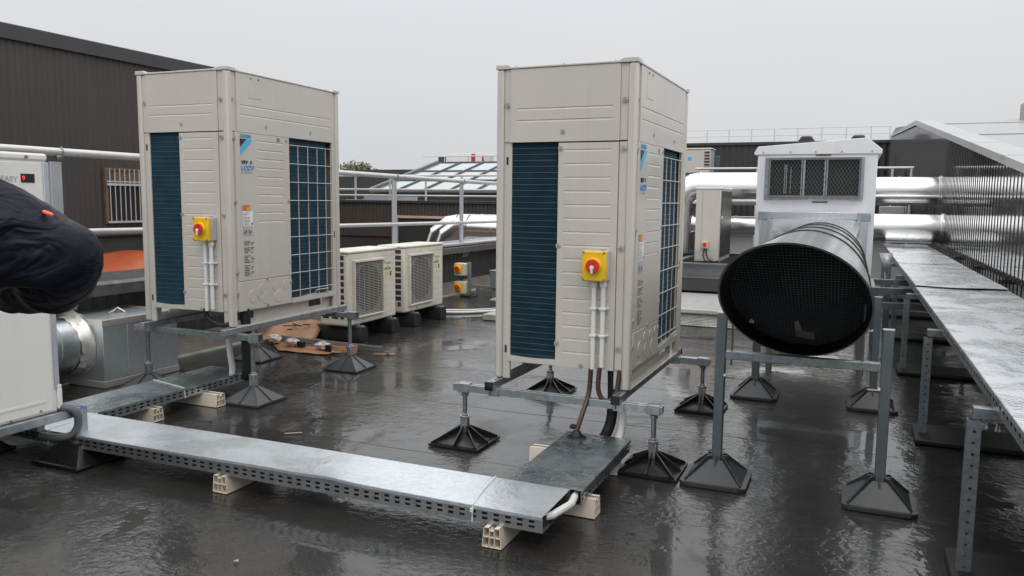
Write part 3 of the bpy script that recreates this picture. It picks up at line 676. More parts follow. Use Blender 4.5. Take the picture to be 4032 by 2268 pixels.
    for (s, z) in side:
        di.tube([(X(s)+.0125*math.cos(a*PI/10), ys+.001, z+.0125*math.sin(a*PI/10)) for a in range(20)], .0028, 6, closed=True); di.cyl((X(s), ys+.003, z), (X(s), ys-.0005, z), .0125, 16)
        sc.cyl((X(s), ys, z-.002), (X(s), ys-.004, z-.002), .005, 8)
    for (q, z) in front:
        di.tube([(xf-.001, Y(q)+.0125*math.cos(a*PI/10), z+.0125*math.sin(a*PI/10)) for a in range(20)], .0028, 6, closed=True); di.cyl((xf-.003, Y(q), z), (xf+.0005, Y(q), z), .0125, 16)
        sc.cyl((xf, Y(q), z-.002), (xf+.004, Y(q), z-.002), .005, 8)
    di.build('screw_shade_discs', M['dimple'], t); sc.build('screws', M['screw'], t)
    b = MB()
    for (s, z) in ((.062, 1.185), (.062, .165)): b.box(X(s)-.006, X(s)+.004, ys+.011, ys+.016, z-.02, z+.02)
    b.box(xf-.014, xf-.010, Y(1.17), Y(1.178), .55, .60).build('flange_slots', M['dark'], t)
    # badge and labels
    rx = (PI/2, 0, PI/2)
    text('DAIKIN', 'maker_badge', M['logo_blue'], cv, (xf+.0012, Y(.106), 1.2475), rx, .031, .0005, .15, 1.02, .0009)
    MB().prism([(Y(.105),1.239),(Y(.170),1.239),(Y(.107),1.183)], 'x', xf, xf+.0015).build('badge_triangle', M['logo_black'], cv)
    MB().prism([(Y(.176),1.239),(Y(.232),1.239),(Y(.112),1.130),(Y(.108),1.174)], 'x', xf, xf+.0015).build('badge_stripe', M['logo_sky'], cv)
    text('VRV', 'series_badge', M['logo_black'], cv, (xf+.0012, Y(.111), 1.075), rx, .033, .0005, .25, 1.05, .0010)
    text('IV', 'series_numeral', M['logo_black'], cv, (xf+.0012, Y(.198), 1.075), rx, .033, .0005, 0, .8)
    text('L', 'loop_badge', M['logo_blue'], cv, (xf+.0012, Y(.111), 1.034), rx, .046, .0005, .15, 1, .001)
    b = MB()
    for q in (.158, .190): b.tube([(xf+.001, Y(q)+.016*math.cos(a*PI/10), 1.050+.0135*math.sin(a*PI/10)) for a in range(20)], .0030, 5, closed=True)
    b.build('loop_rings', M['logo_blue'], cv)
    text('P', 'loop_badge', M['logo_blue'], cv, (xf+.0012, Y(.212), 1.034), rx, .046, .0005, .15, 1, .001)
    text('BY DAIKIN', 'maker_line', M['label_grey'], cv, (xf+.0012, Y(.112), 1.016), rx, .013, .0004, 0, 1.55)
    MB().box(xf, xf+.001, Y(.113), Y(.186), .768, .805).build('warning_label', M['orange'], cv)
    MB().poly([(xf+.0016, Y(.152), .774), (xf+.0016, Y(.180), .774), (xf+.0016, Y(.166), .800)]).build('warning_triangle', M['yellow'], cv, fix=False)
    MB().box(xf, xf+.001, Y(.114), Y(.213), .668, .765).build('rating_plate', M['label_white'], cv)
    MB().box(xf, xf+.001, Y(.120), Y(.207), .602, .658).build('data_label', M['label_grey'], cv)
    b = MB(); rr = random.Random(5)
    for k in range(9): b.box(xf+.001, xf+.0016, Y(.118), Y(.118+rr.uniform(.03,.07)), .675+k*.0095, .678+k*.0095)
    b.box(xf+.001, xf+.0016, Y(.196), Y(.209), .672, .69)
    for k in range(22):
        z = .335+k*.0108; q = .122
        if k in (7, 13, 18): continue
        ln = rr.uniform(.03,.06); b.box(xf, xf+.0009, Y(q), Y(q+ln), z, z+.0045)
        if k % 3: b.box(xf, xf+.0009, Y(.19), Y(.19+rr.uniform(.012,.04)), z, z+.006)
    for k in range(5): b.box(xf+.001, xf+.0016, Y(.125+k*.016), Y(.135+k*.016), .61+.01*(k % 3), .63+.01*(k % 2))
    b.build('label_lines', M['label_ink'], cv)
    # isolator
    iso = MB().box(X(.523), X(.650), ys-.052, ys+.001, .571, .725).box(X(.60), X(.615), ys-.012, ys, .725, .738).build('isolator', M['grey_plastic'], t, .008)
    MB().box(X(.521), X(.650), ys-.080, ys-.052, .570, .726).build('isolator_cover', M['yellow'], iso, .008)
    MB().cyl((X(.585), ys-.080, .648), (X(.585), ys-.094, .648), .044, 32, .040).build('switch_ring', M['yellow'], iso)
    kx = X(.585)
    MB().cyl((kx, ys-.094, .648), (kx, ys-.104, .648), .036, 32).build('switch_disc', M['red'], iso, .002)
    MB().prism([(kx-.006,.648),(kx+.006,.648),(kx+.004,.683),(kx-.004,.683)], 'y', ys-.112, ys-.103).build('switch_pointer', M['red'], iso, .002)
    MB().cyl((kx, ys-.104, .643), (kx, ys-.113, .643), .011, 20).box(kx-.0055, kx+.0055, ys-.116, ys-.104, .612, .643).build('switch_handle', M['white_plastic'], iso, .002)
    b = MB()
    for (sx_, z) in ((.531,.717),(.640,.717),(.531,.579),(.640,.579)): b.cyl((X(sx_), ys-.080, z), (X(sx_), ys-.083, z), .006, 10)
    b.build('cover_screws', M['screw'], iso)
    # conduits
    for q, zb in ((.575, .108), (.624, .122)):
        c = MB().cyl((X(q), ys-.030, zb), (X(q), ys-.030, .545), .0125, 16).build('conduit', M['white_plastic'], t)
        MB().cyl((X(q), ys-.030, .538), (X(q), ys-.030, .572), .017, 12).cyl((X(q), ys-.030, .545), (X(q), ys-.030, .556), .020, 8).build('gland', M['white_plastic'], c, .001)
        b = MB()
        for z in (.285, .426): b.box(X(q)-.017, X(q)+.017, ys-.046, ys-.001, z-.006, z+.006).box(X(q)+.012, X(q)+.026, ys-.012, ys-.001, z-.006, z+.006)
        b.build('conduit_clip', M['white_plastic'], c, .002)
    return t
def place_corner(corner, rz):
    c = Vector(corner) + Matrix.Rotation(rz, 3, 'Z') @ Vector((-D/2, WF/2, 0)); return c
unitB = make_unit('beige outdoor unit nearest the viewer, at centre, on a long low galvanised frame')
cB = place_corner((-1.013, 3.943, .382), -.0129); unitB.location = cB; unitB.rotation_euler = (0,0,-.0129)
cA = place_corner((-3.705, 4.053, .501), .0209)
unitA = dup(unitB, cA, .0209, 'beige outdoor unit at left on taller threaded legs, beside the galvanised duct box')

# ------------------------------------------------------------------ feet, frames
def ribbed_foot(parent, x, y, top, mat, size=.305, ribs=True, h=.095, post=.055, rod=True, rodr=.012):
    """square pyramid foot with ribs, square tube, nut and threaded rod reaching height top"""
    hs = size/2
    f = MB()
    f.box(x-hs, x+hs, y-hs, y+hs, .006, .018)
    r0 = .03
    f.add([(x-hs+.01,y-hs+.01,.018),(x+hs-.01,y-hs+.01,.018),(x+hs-.01,y+hs-.01,.018),(x-hs+.01,y+hs-.01,.018),(x-r0,y-r0,h),(x+r0,y-r0,h),(x+r0,y+r0,h),(x-r0,y+r0,h)] if not ribs else
          [(x-hs*.8,y-hs*.8,.018),(x+hs*.8,y-hs*.8,.018),(x+hs*.8,y+hs*.8,.018),(x-hs*.8,y+hs*.8,.018),(x-r0,y-r0,h-.03),(x+r0,y-r0,h-.03),(x+r0,y+r0,h-.03),(x-r0,y+r0,h-.03)],
          [(0,1,5,4),(1,2,6,5),(2,3,7,6),(3,0,4,7),(4,5,6,7)])
    for k in range(8):
        a = k*PI/4; L = (hs-.006)*(1 if k % 2 == 0 else 1.36)
        c, s_ = math.cos(a), math.sin(a); n = (-s_*.003, c*.003)
        q = [(.0,.018), (L,.018), (L,.026), (.03,h+.008), (.0,h+.008)]
        vs = [(x+c*d+sg*n[0], y+s_*d+sg*n[1], z) for sg in (-1,1) for d, z in q]
        f.add(vs, [(0,1,2,3,4),(9,8,7,6,5),(0,5,6,1),(1,6,7,2),(2,7,8,3),(3,8,9,4)])
    ft = f.build('foot', M[mat], parent)
    ft['label'] = 'splayed plastic roof foot'
    z = h-.03
    MB().box(x-.0205, x+.0205, y-.0205, y+.0205, z, z+.03+post).build('socket', M['galv'], ft, .003)
    z2 = z+.03+post
    if rod:
        MB().cyl((x,y,z2), (x,y,z2+.018), .030, 6).cyl((x,y,z2+.018), (x,y,z2+.030), .020, 6).build('nut', M['galv'], ft, .002)
        r = MB(); r.cyl((x,y,z2), (x,y,top), rodr, 12)
        zz = z2+.034
        while zz < top-.03: r.cyl((x,y,zz), (x,y,zz+.003), rodr+.0016, 12); zz += .006
        r.cyl((x,y,top-.028), (x,y,top-.012), .022, 6)
        r.build('threaded_rod', M['galv_dull'], ft)
    return ft

def strut(b, p0, p1, w=.041, h=.041):
    """box section between two points on one axis; p are centre points"""
    (x0,y0,z0), (x1,y1,z1) = p0, p1
    if abs(x1-x0) > abs(y1-y0): b.box(x0, x1, y0-w/2, y0+w/2, z0-h/2, z0+h/2)
    else: b.box(x0-w/2, x0+w/2, y0, y1, z0-h/2, z0+h/2)
    return b
def sleeve(b, x, y, z, ax, l=.055, w=.052): 
    if ax == 'x': b.box(x-l/2, x+l/2, y-w/2, y+w/2, z-w/2, z+w/2)
    else: b.box(x-w/2, x+w/2, y-l/2, y+l/2, z-w/2, z+w/2)
    return b
# frame under the centre unit
t = thing('unit_stand', 'galvanised support frame with black splayed feet under the centre outdoor unit', 'unit stand', (cB.x, cB.y, 0), -.0129)
L = lambda u, v: (u-cB.x, v-cB.y)
for u in (-1.745, -1.040):
    x, y0 = L(u, 3.83); y1 = L(u, 5.31)[1]
    bm_ = strut(MB(), (x,y0,.3605), (x,y1,.3605)).build('beam', M['galv'], t, .003)
    MB().cyl((x,y0+.03,.379), (x,y0+.03,.3825), .006, 10).cyl((x,y0+.07,.379), (x,y0+.07,.3825), .006, 10).build('beam_hole', M['dark'], bm_)
    for yy, sg in ((y0,-1), (y1,1)):
        c = MB().box(x-.023, x+.023, yy, yy+sg*.012, .3375, .3835)
        c.add([(x-.023,yy+sg*.012,.3375),(x+.023,yy+sg*.012,.3375),(x+.023,yy+sg*.012,.3835),(x-.023,yy+sg*.012,.3835),(x,yy+sg*.02,.3605)], [(0,1,4),(1,2,4),(2,3,4),(3,0,4)])
        c.build('end_cap', M['black'], bm_, .003)
for v in (3.905, 5.235):
    x0, y = L(-1.995, v); x1 = L(-.815, v)[0]
    cr_ = MB().box(x0, x1, y-.0205, y-.017, .299, .339).box(x0, x1, y+.017, y+.0205, .299, .339).box(x0, x1, y-.017, y+.017, .299, .3025).box(x0, x1, y-.017, y-.008, .3355, .339).box(x0, x1, y+.008, y+.017, .3355, .339).build('cross_rail', M['galv'], t, .002)
    b = MB()
    for u in (-1.745, -1.040):
        b = MB().box(L(u,0)[0]-.03, L(u,0)[0]+.03, y-.026, y+.026, .292, .3385).cyl((L(u,0)[0]-.018, y-.03, .30), (L(u,0)[0]-.018, y-.03, .345), .007, 8)
        b.build('rail_clamp', M['galv'], cr_, .003)
    for u in (-1.93, -.86): sleeve(MB(), L(u,0)[0], y, .319, 'x', .07).build('rail_sleeve', M['galv'], cr_, .003)
    for u in (-1.93, -.86):
        ribbed_foot(t, L(u,0)[0], y, .30, 'black', .30, True, .095, .045)
# frame under the left unit
t = thing('unit_stand', 'galvanised support frame on grey splayed feet under the left outdoor unit', 'unit stand', (cA.x, cA.y, 0), .0209)
L = lambda u, v: (u-cA.x, v-cA.y)
for u in (-3.735, -4.43):
    x, y0 = L(u, 3.96); y1 = L(u, 5.36)[1]
    strut(MB(), (x,y0,.480), (x,y1,.480)).build('beam', M['galv'], t, .003)
for v in (4.09, 5.24):
    x0, y = L(-4.62, v); x1 = L(-3.56, v)[0]
    cr_ = MB().box(x0, x1, y-.0205, y+.0205, .418, .459).build('cross_rail', M['galv_dull'], t, .003)
    b = MB()
    b.box(x1, x1+.02, y-.027, y-.022, .41, .466).box(x1-.06, x1+.02, y-.027, y+.027, .461, .466).box(x1-.06, x1+.02, y-.027, y+.027, .410, .415).box(x1-.06, x1+.02, y+.022, y+.027, .415, .461).box(x1-.06, x1-.0, y-.027, y-.022, .415, .461)
    b.build('end_sleeve', M['galv'], cr_)
    for u in (-3.63, -4.55):
        ribbed_foot(t, L(u,0)[0], y+.03, .42, 'grey_foot', .31, False, .105, .065, True, .014)
# loose pipes and cables under the units
def hose(name, label, cat, pts, r, mat, n=12, k=6):
    P = [Vector(p) for p in pts]; out = []
    for i in range(len(P)-1):
        p0, p1, p2, p3 = P[max(i-1,0)], P[i], P[i+1], P[min(i+2,len(P)-1)]
        for j in range(k):
            s = j/k
            out.append(.5*((2*p1)+(p2-p0)*s+(2*p0-5*p1+4*p2-p3)*s*s+(3*p1-p0-3*p2+p3)*s**3))
    out.append(P[-1])
    o = MB().tube(out, r, n).build(name, M[mat], ang=60)
    return tag(o, label, cat) if label else o
hose('power_cable', 'straight brown cable dropping from the centre isolator to the tray cover', 'cable', [(-1.212,3.918,.49), (-1.216,3.90,.36), (-1.232,3.82,.24), (-1.245,3.79,.17), (-1.245,3.79,.14)], .0125, 'brown_cable')
hose('power_cable', 'brown cable looping in a U under the centre outdoor unit', 'cable', [(-1.163,3.912,.50), (-1.165,3.90,.40), (-1.145,3.90,.345), (-1.105,3.91,.335), (-1.075,3.94,.39), (-1.07,3.97,.52)], .0125, 'brown_cable')
hose('lagged_pipe', 'white lagged pipe entering the short tray under the centre unit', 'pipe', [(-1.06,3.99,.55), (-1.06,3.99,.32), (-1.055,3.98,.20), (-1.06,3.93,.12), (-1.07,3.86,.10)], .022, 'white_pipe')
hose('lagged_pipe', 'black lagged pipe beside the white one under the centre unit', 'pipe', [(-1.13,4.02,.58), (-1.12,4.02,.40), (-1.12,4.01,.22), (-1.14,3.97,.13), (-1.15,3.86,.105)], .028, 'insul')
o = MB().cyl((-1.245,3.80,.151), (-1.245,3.80,.158), .050, 20).cyl((-1.245,3.80,.158), (-1.245,3.80,.185), .034, 16, .022).box(-1.29,-1.25,3.82,3.85,.185,.205).build('cable_grommet', [M['black_rubber']], None, .004)
tag(o, 'black cable gland on the short tray cover', 'cable gland')
hose('lagged_pipe', 'white lagged pipe dropping from the left unit into the rear tray', 'pipe', [(-3.83,4.15,.62), (-3.86,4.17,.44), (-3.86,4.18,.30), (-3.88,4.22,.18), (-3.90,4.22,.12)], .020, 'white_pipe')
hose('lagged_pipe', 'black lagged pipe beside the white one under the left unit', 'pipe', [(-3.74,4.20,.62), (-3.75,4.22,.40), (-3.76,4.23,.20), (-3.78,4.24,.12)], .034, 'insul')
hose('power_cable', 'black cable bundle looping below the left outdoor unit panel', 'cable', [(-3.92,4.03,.62), (-3.91,4.04,.56), (-3.86,4.05,.525), (-3.78,4.06,.515), (-3.72,4.08,.54)], .016, 'insul')

# ------------------------------------------------------------------ cable trays with covers
def tray(name, label, x0, x1, y0, y1, along, z0=.088, z1=.150, cover='cover', bend=None, sub=48):
    cx, cy = (x0+x1)/2, (y0+y1)/2
    t = thing(name, label, 'cable tray', (cx, cy, 0)); x0 -= cx; x1 -= cx; y0 -= cy; y1 -= cy
    rows = [(.016,.026), (.036,.046)]
    b = MB(); h = z1-z0
    if along == 'x':
        for (y, s) in ((y0,1), (y1,-1)): b.perf((x0,y,z0), (1,0,0), (0,0,1), (0,s,0), x1-x0, h, .0015, .050, .024, rows)
        b.box(x0, x1, y0+.002, y1-.002, z0, z0+.0015)
    else:
        for (x, s) in ((x0,1), (x1,-1)): b.perf((x,y0,z0), (0,1,0), (0,0,1), (s,0,0), y1-y0, h, .0015, .050, .024, rows)
        b.box(x0+.002, x1-.002, y0, y1, z0, z0+.0015)
    b.build('tray_channel', M['tray_side'], t)
    MB().box(x0+.012, x1-.012, y0+.012, y1-.012, z0+.003, z1-.02).build('cable_fill', M['dark'], t)
    bd = bend or (lambda i, j: 0)
    c = MB()
    if along == 'x': c.grid(sub, 6, lambda i, j: (x0+(x1-x0)*i, y0-.004+(y1-y0+.008)*j, z1+.004+bd(i,j)))
    else: c.grid(6, sub, lambda i, j: (x0-.004+(x1-x0+.008)*i, y0+(y1-y0)*j, z1+.004+bd(j,i)))
    lip = .013
    if along == 'x':
        for y, jj in ((y0-.004,0), (y1+.004,1)): c.grid(sub, 1, lambda i, j: (x0+(x1-x0)*i, y, z1+.004+bd(i,jj)-lip*j))
    else:
        for x, jj in ((x0-.004,0), (x1+.004,1)): c.grid(1, sub, lambda i, j: (x, y0+(y1-y0)*j, z1+.004+bd(j,jj)-lip*i))
    o = c.build('tray_cover', M[cover], t, smooth=False)
    s = o.modifiers.new('thick', 'SOLIDIFY'); s.thickness = .0015; s.offset = 1
    return t
def bend1(i, j):
    k = math.exp(-((i-.62)/.16)**2)*.010 + math.exp(-((i-.70)/.03)**2)*.006*(1-j) + .003*math.sin(i*9+j)*j
    return k*max(0, 1-2.2*j)**2 + .004*math.exp(-((i-.55)/.2)**2)*j*j
tr1 = tray('cable_tray', 'long covered galvanised cable tray running across the foreground', -4.30, -1.030, 2.752, 3.070, 'x', bend=bend1, sub=110)
tr2 = tray('cable_tray', 'short wet covered cable tray leading to the centre outdoor unit', -1.318, -.985, 3.085, 3.885, 'y', z1=.146, cover='cover_dark')
tr3 = tray('cable_tray', 'covered cable tray running back to the left outdoor unit beside the duct box', -4.185, -3.835, 3.085, 4.34, 'y', z1=.146, cover='cover_dark')
for o, x0, x1, y0, y1 in ((tr1, -1.325,-1.322,2.742,3.08), (tr1, -3.75,-3.747,2.742,3.08)):
    cx, cy = o.location.x, o.location.y
    MB().tube([(x0-cx, y0-cy, .09), (x0-cx, y0-cy, .158), (x0-cx-.03, (y0+y1)/2-cy, .160), (x0-cx-.05, y1-cy, .158), (x0-cx-.05, y1-cy, .1)], .0028, 6).box(x0-cx-.006, x0-cx+.006, y0-cy-.008, y0-cy, .13, .145).build('cable_tie', M['white_plastic'], o)
o = tr3; cx, cy = o.location.x, o.location.y
MB().tube([(-4.195-cx, 3.83-cy, .11), (-4.19-cx, 3.83-cy, .155), (-3.832-cx, 3.74-cy, .155), (-3.826-cx, 3.74-cy, .09)], .0028, 6).build('cable_tie', M['white_plastic'], o)
MB().tube([(-1.10-tr1.location.x, 2.79-tr1.location.y, .118), (-1.03-tr1.location.x, 2.86-tr1.location.y, .122), (-1.0-tr1.location.x, 3.0-tr1.location.y, .122), (-1.02-tr1.location.x, 3.12-tr1.location.y, .12)], .016, 10).build('lagged_pipe_end', M['white_pipe'], tr1)

def pvc_block(label, x, y, ln, rz):
    """hollow trapezoid PVC support with six cells, along local y"""
    t = thing('support_block', label, 'support block', (x, y, 0), rz, 'cream support blocks under the trays')
    wb, wt, h, th = .042, .034, .086, .0025
    W_ = lambda z: wb+(wt-wb)*z/h
    b = MB()
    def wall(pa, pb, n):   # thin slab between two profile points
        (xa, za), (xb, zb) = pa, pb; nx, nz = n
        b.add([(xa,0,za),(xb,0,zb),(xb+nx,0,zb+nz),(xa+nx,0,za+nz),(xa,ln,za),(xb,ln,zb),(xb+nx,ln,zb+nz),(xa+nx,ln,za+nz)],
              [(0,1,2,3),(7,6,5,4),(0,4,5,1),(1,5,6,2),(2,6,7,3),(3,7,4,0)])
    wall((-wb,.005), (-wt,h), (th,0)); wall((wb,.005), (wt,h), (-th,0)); wall((-wb,.005), (wb,.005), (0,th)); wall((-W_(.045),.045), (W_(.045),.045), (0,th))
    wall((-.013,.005), (-.011,h-.012), (th,0)); wall((.013,.005), (.011,h-.012), (-th,0))
    wall((-wt,h), (-.009,h), (0,-th)); wall((wt,h), (.009,h), (0,-th)); wall((-.009,h), (-.009,h-.012), (-th,0)); wall((.009,h), (.009,h-.012), (th,0)); wall((-.0115,h-.012), (.0115,h-.012), (0,-th))
    b.build('profile', M['pvc'], t)
    MB().add([(-wb+.004,ln*.25,.008),(wb-.004,ln*.25,.008),(wt-.004,ln*.25,h-.014),(-wt+.004,ln*.25,h-.014)], [(0,1,2,3)]).build('cell_shade', M['dark'], t)  # near-black sheet across the hollow cells paints in their inner shade
    return t
pvc_block('cream hollow block under the middle of the long foreground tray', -2.612, 2.738, .42, 0)
pvc_block('cream hollow block under the right end of the long foreground tray', -1.231, 2.722, .42, 0)
pvc_block('cream hollow block across the near end of the short tray, right side showing', -.948, 3.206, .44, PI/2)
pvc_block('cream hollow block across the far end of the short tray near the black pipe', -1.008, 3.775, .47, PI/2)
pvc_block('cream hollow block under the rear tray beside the left outdoor unit', -3.715, 3.93, .45, PI/2)
pvc_block('cream hollow block mostly hidden where rear tray meets long tray', -3.80, 3.50, .40, PI/2)

# ------------------------------------------------------------------ foreground left rooftop unit
t = thing('heat_pump', 'large white cabinet at the left edge behind the person, with red digit display', 'heat pump', (-4.4, 2.2, 0))
x1, yb = .80, .50; DV0, DV1 = 2.565, 2.634
MB().box(-.85, x1, -.75, yb, .285, 1.545).build('casing', M['white_paint'], t, .012)
MB().box(-.87, x1+.006, -.77, yb+.006, 1.518, 1.556).build('lid', M['white_paint'], t, .012)
MB().box(x1, x1+.005, -.74, yb-.03, .30, .88).build('lower_panel', M['white_paint'], t, .012)
MB().box(x1+.005, x1+.0075, -.70, yb-.07, .345, .36).build('panel_crease', M['white_paint'], t, .002)
MB().box(x1, x1+.004, -.74, yb-.03, .89, 1.51).build('upper_panel', M['white_paint'], t, .004)
MB().box(x1-.004, x1+.006, yb-.020, yb+.008, .40, 1.515).build('corner_trim', M['post_alu'], t, .003)
MB().box(x1-.01, x1+.008, yb-.006, yb+.016, .40, .42).box(x1-.01, x1+.01, yb-.008, yb+.016, .30, .40).build('latch', M['white_plastic'], t, .003)
MB().cyl((x1+.004,yb-.105,1.537), (x1+.011,yb-.105,1.537), .008, 10).cyl((x1,yb-.10,.31), (x1+.009,yb-.10,.31), .006, 8).cyl((x1,yb-.25,.297), (x1+.009,yb-.25,.297), .006, 8).build('screws', M['screw'], t)
MB().cyl((x1+.004,yb-.375,.535), (x1+.016,yb-.375,.535), .017, 16).build('lock', M['screw'], t)
ds = MB().box(x1+.003, x1+.007, DV0-2.2, DV1-2.2, 1.416, 1.458).build('display', M['dark'], t, .006)
text('9', 'display_digit', M['led'], ds, (x1+.0085, DV0-2.2+.004, 1.427), (PI/2,0,PI/2), .030, .0005)
text('EASY', 'cabinet_lettering', M['label_grey'], t, (x1+.0055, DV0-2.2-.098, 1.420), (PI/2,0,PI/2), .037, .0006)
# frame of that unit
t = thing('unit_stand', 'grey steel frame on black pyramid feet under the left white cabinet', 'unit stand', (-4.4, 2.2, 0))
for x in (.80, -.75):
    MB().box(x-.02, x+.025, -.9, .60, .240, .2835).build('beam', M['galv'], t, .003)
for y in (-.7, .42):
    MB().box(-.9, .775, y-.02, y+.02, .2, .239).build('cross_rail', M['galv_dull'], t, .003)
for (x, y) in ((.80,.62), (.80,-.75), (.18,.42), (-.75,.62), (-.75,-.7)):
    hs = .165; h = .11
    f = MB().box(x-hs, x+hs, y-hs, y+hs, .006, .022).add([(x-hs+.015,y-hs+.015,.022),(x+hs-.015,y-hs+.015,.022),(x+hs-.015,y+hs-.015,.022),(x-hs+.015,y+hs-.015,.022),(x-.07,y-.07,h),(x+.07,y-.07,h),(x+.07,y+.07,h),(x-.07,y+.07,h)], [(0,1,5,4),(1,2,6,5),(2,3,7,6),(3,0,4,7),(4,5,6,7)])
    ft = f.build('foot', M['black'], t, .004)
    MB().box(x-.022, x+.022, y-.022, y+.022, h-.02, .275).build('post', M['galv'], ft, .003)
    MB().cyl((x+.02,y-.06,h+.005), (x+.045,y-.06,h+.005), .018, 12).build('adjusting_nut', M['screw'], ft)
MB().box(.777, .823, .599, .643, .275, .279).build('post_cap', paint('blue_cap', (.02,.05,.35), .4), t, .002)
# grey corrugated conduit
pts = [(-3.70,2.66,.30), (-3.62,2.70,.305), (-3.56,2.755,.275), (-3.55,2.765,.21), (-3.57,2.74,.155), (-3.63,2.70,.145), (-3.70,2.66,.16)]
b = MB(); P = [Vector(p) for p in pts]; out = []; rad = []
for i in range(len(P)-1):
    p0, p1, p2, p3 = P[max(i-1,0)], P[i], P[i+1], P[min(i+2,len(P)-1)]
    for j in range(12):
        s = j/12; out.append(.5*((2*p1)+(p2-p0)*s+(2*p0-5*p1+4*p2-p3)*s*s+(3*p1-p0-3*p2+p3)*s**3)); rad.append(.021 if j % 2 else .0185)
o = b.tube(out, rad, 14).build('corrugated_conduit', M['grey_hose'], ang=80); tag(o, 'grey corrugated conduit loop hanging at the white cabinet corner', 'conduit')
# plenum box + spiral duct
t = thing('duct_plenum', 'square galvanised duct box with foil taped edges left of the rear tray', 'duct box', (-5.21, 4.29, 0))
MB().box(-.42, .42, -.335, .335, .004, .485).build('box', M['plenum'], t, .004)
b = MB().box(-.422, .424, -.339, -.30, .484, .489).box(-.422, .424, .30, .339, .484, .489).box(-.422, -.39, -.30, .30, .484, .489).box(.39, .424, -.30, .30, .484, .489)
b.box(.419, .4245, -.339, .339, .445, .4845).box(-.422, .4235, -.3395, -.335, .445, .4845).box(.419, .4245, -.339, .339, .005, .05).box(-.422, .4235, -.3395, -.335, .005, .05).box(.419,.4215,-.13,-.118,.05,.445).box(.419,.4215,.10,.112,.05,.445)
b.build('foil_tape', M['foil'], t, .001)
MB().tube([(.43,.25,.49), (.445,.30,.50), (.44,.34,.47)], [.02,.014,.006], 6).tube([(.427,.27,.44), (.432,.25,.38), (.428,.22,.34), (.430,.225,.31)], .004, 6).tube([(.12,-.02,.487), (.16,.0,.515), (.13,.04,.52), (.20,.05,.49)], .006, 6).build('loose_tape', M['foil'], t)
t = thing('spiral_duct', 'round spiral duct joining the white cabinet to the galvanised duct box', 'duct', (-5.10, 3.3, 0))
MB().tube([(0,-.62,.295), (0,.648,.295)], .190, 40).build('pipe', M['spiral'], t)
b = MB()
pts = [(.1915*math.cos(a*PI/18), -.62+a*PI/18*.021, .295+.1915*math.sin(a*PI/18)) for a in range(36*9)]
b.tube(pts, .0065, 6).build('spiral_seam', M['spiral'], t)
b = MB(); rr = random.Random(9)
prof = [(.58,.194), (.60,.200), (.63,.206), (.648,.23), (.652,.245)]
vs = []
for k in range(40):
    a = k*PI/20
    for (y, r) in prof: q = r+rr.uniform(-.006,.012); vs.append((q*math.cos(a), y+rr.uniform(-.008,.002) if y < .64 else y, .295+q*math.sin(a)))
b.add(vs, [(5*k+i, 5*((k+1) % 40)+i, 5*((k+1) % 40)+i+1, 5*k+i+1) for k in range(40) for i in range(4)]).build('foil_collar', M['foil'], t, ang=25)

# ------------------------------------------------------------------ intake duct with bevelled mouth, its stands, air handler
UC, ZC, RD = -.196, .934, .291
def vrim(z): return 2.79 + (1.24-z)*1.95
t = thing('intake_duct', 'big round galvanised intake duct with slanting black mouth and wire mesh', 'duct', (UC, 4.8, 0))
n = 64; vs = []; fs = []
ring = lambda r, yf: [(r*math.cos(2*PI*k/n), yf(ZC+r*math.sin(2*PI*k/n)), ZC+r*math.sin(2*PI*k/n)) for k in range(n)]
def rings(b, lst, mi=0):
    o = len(b.v); vs = [p for r in lst for p in r]
    b.add(vs, [(i*n+k, i*n+(k+1) % n, (i+1)*n+(k+1) % n, (i+1)*n+k) for i in range(len(lst)-1) for k in range(n)], mi); return b
yr = lambda z: vrim(z)-4.8
rings(MB(), [ring(RD, yr), ring(RD, lambda z: yr(z)+.08), ring(RD, lambda z: max(-.70, yr(z)+.1)), ring(RD, lambda z: 1.28)]).build('pipe', M['duct_sheet'], t, fix=True)
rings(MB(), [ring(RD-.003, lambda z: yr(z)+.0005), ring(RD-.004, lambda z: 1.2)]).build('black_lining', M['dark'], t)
rings(MB(), [ring(RD-.004, lambda z: yr(z)-.002), ring(RD+.004, lambda z: yr(z)-.002), ring(RD+.004, lambda z: yr(z)+.012)]).build('rim', M['galv'], t)
for y0 in (-.64, -.05, .52, 1.0):
    b = MB()
    b.tube([((RD+.002)*math.cos(2*PI*k/48), y0, ZC+(RD+.002)*math.sin(2*PI*k/48)) for k in range(48)], .0055, 6, closed=True)
    b.build('joint_band', M['black_rubber'], t)
b = MB().cyl((0,1.1,ZC), (0,1.11,ZC), RD-.006, 48); b.build('dark_backing', M['dark'], t)  # near-black disc backs the mesh in place of the duct's unlit depth
b = MB(); off = .28; rm = RD-.006          # mesh lies parallel to the cut
z_ = -rm+.01
tilt = .10
for k in range(-42, 43):
    x = k*.0145
    if abs(x) < rm-.004:
        h = math.sqrt(rm*rm-x*x); b.tube([(x, yr(ZC-h)+off, ZC-h), (x, yr(ZC+h)+off, ZC+h)], .00055, 4)
for k in range(-24, 25):
    z = k*.0125
    if abs(z) < rm-.004:
        h = math.sqrt(rm*rm-z*z); b.tube([(-h, yr(ZC+z)+off-.001, ZC+z), (h, yr(ZC+z)+off-.001, ZC+z)], .00055, 4)
b.build('wire_mesh', M['galv_dull'], t)
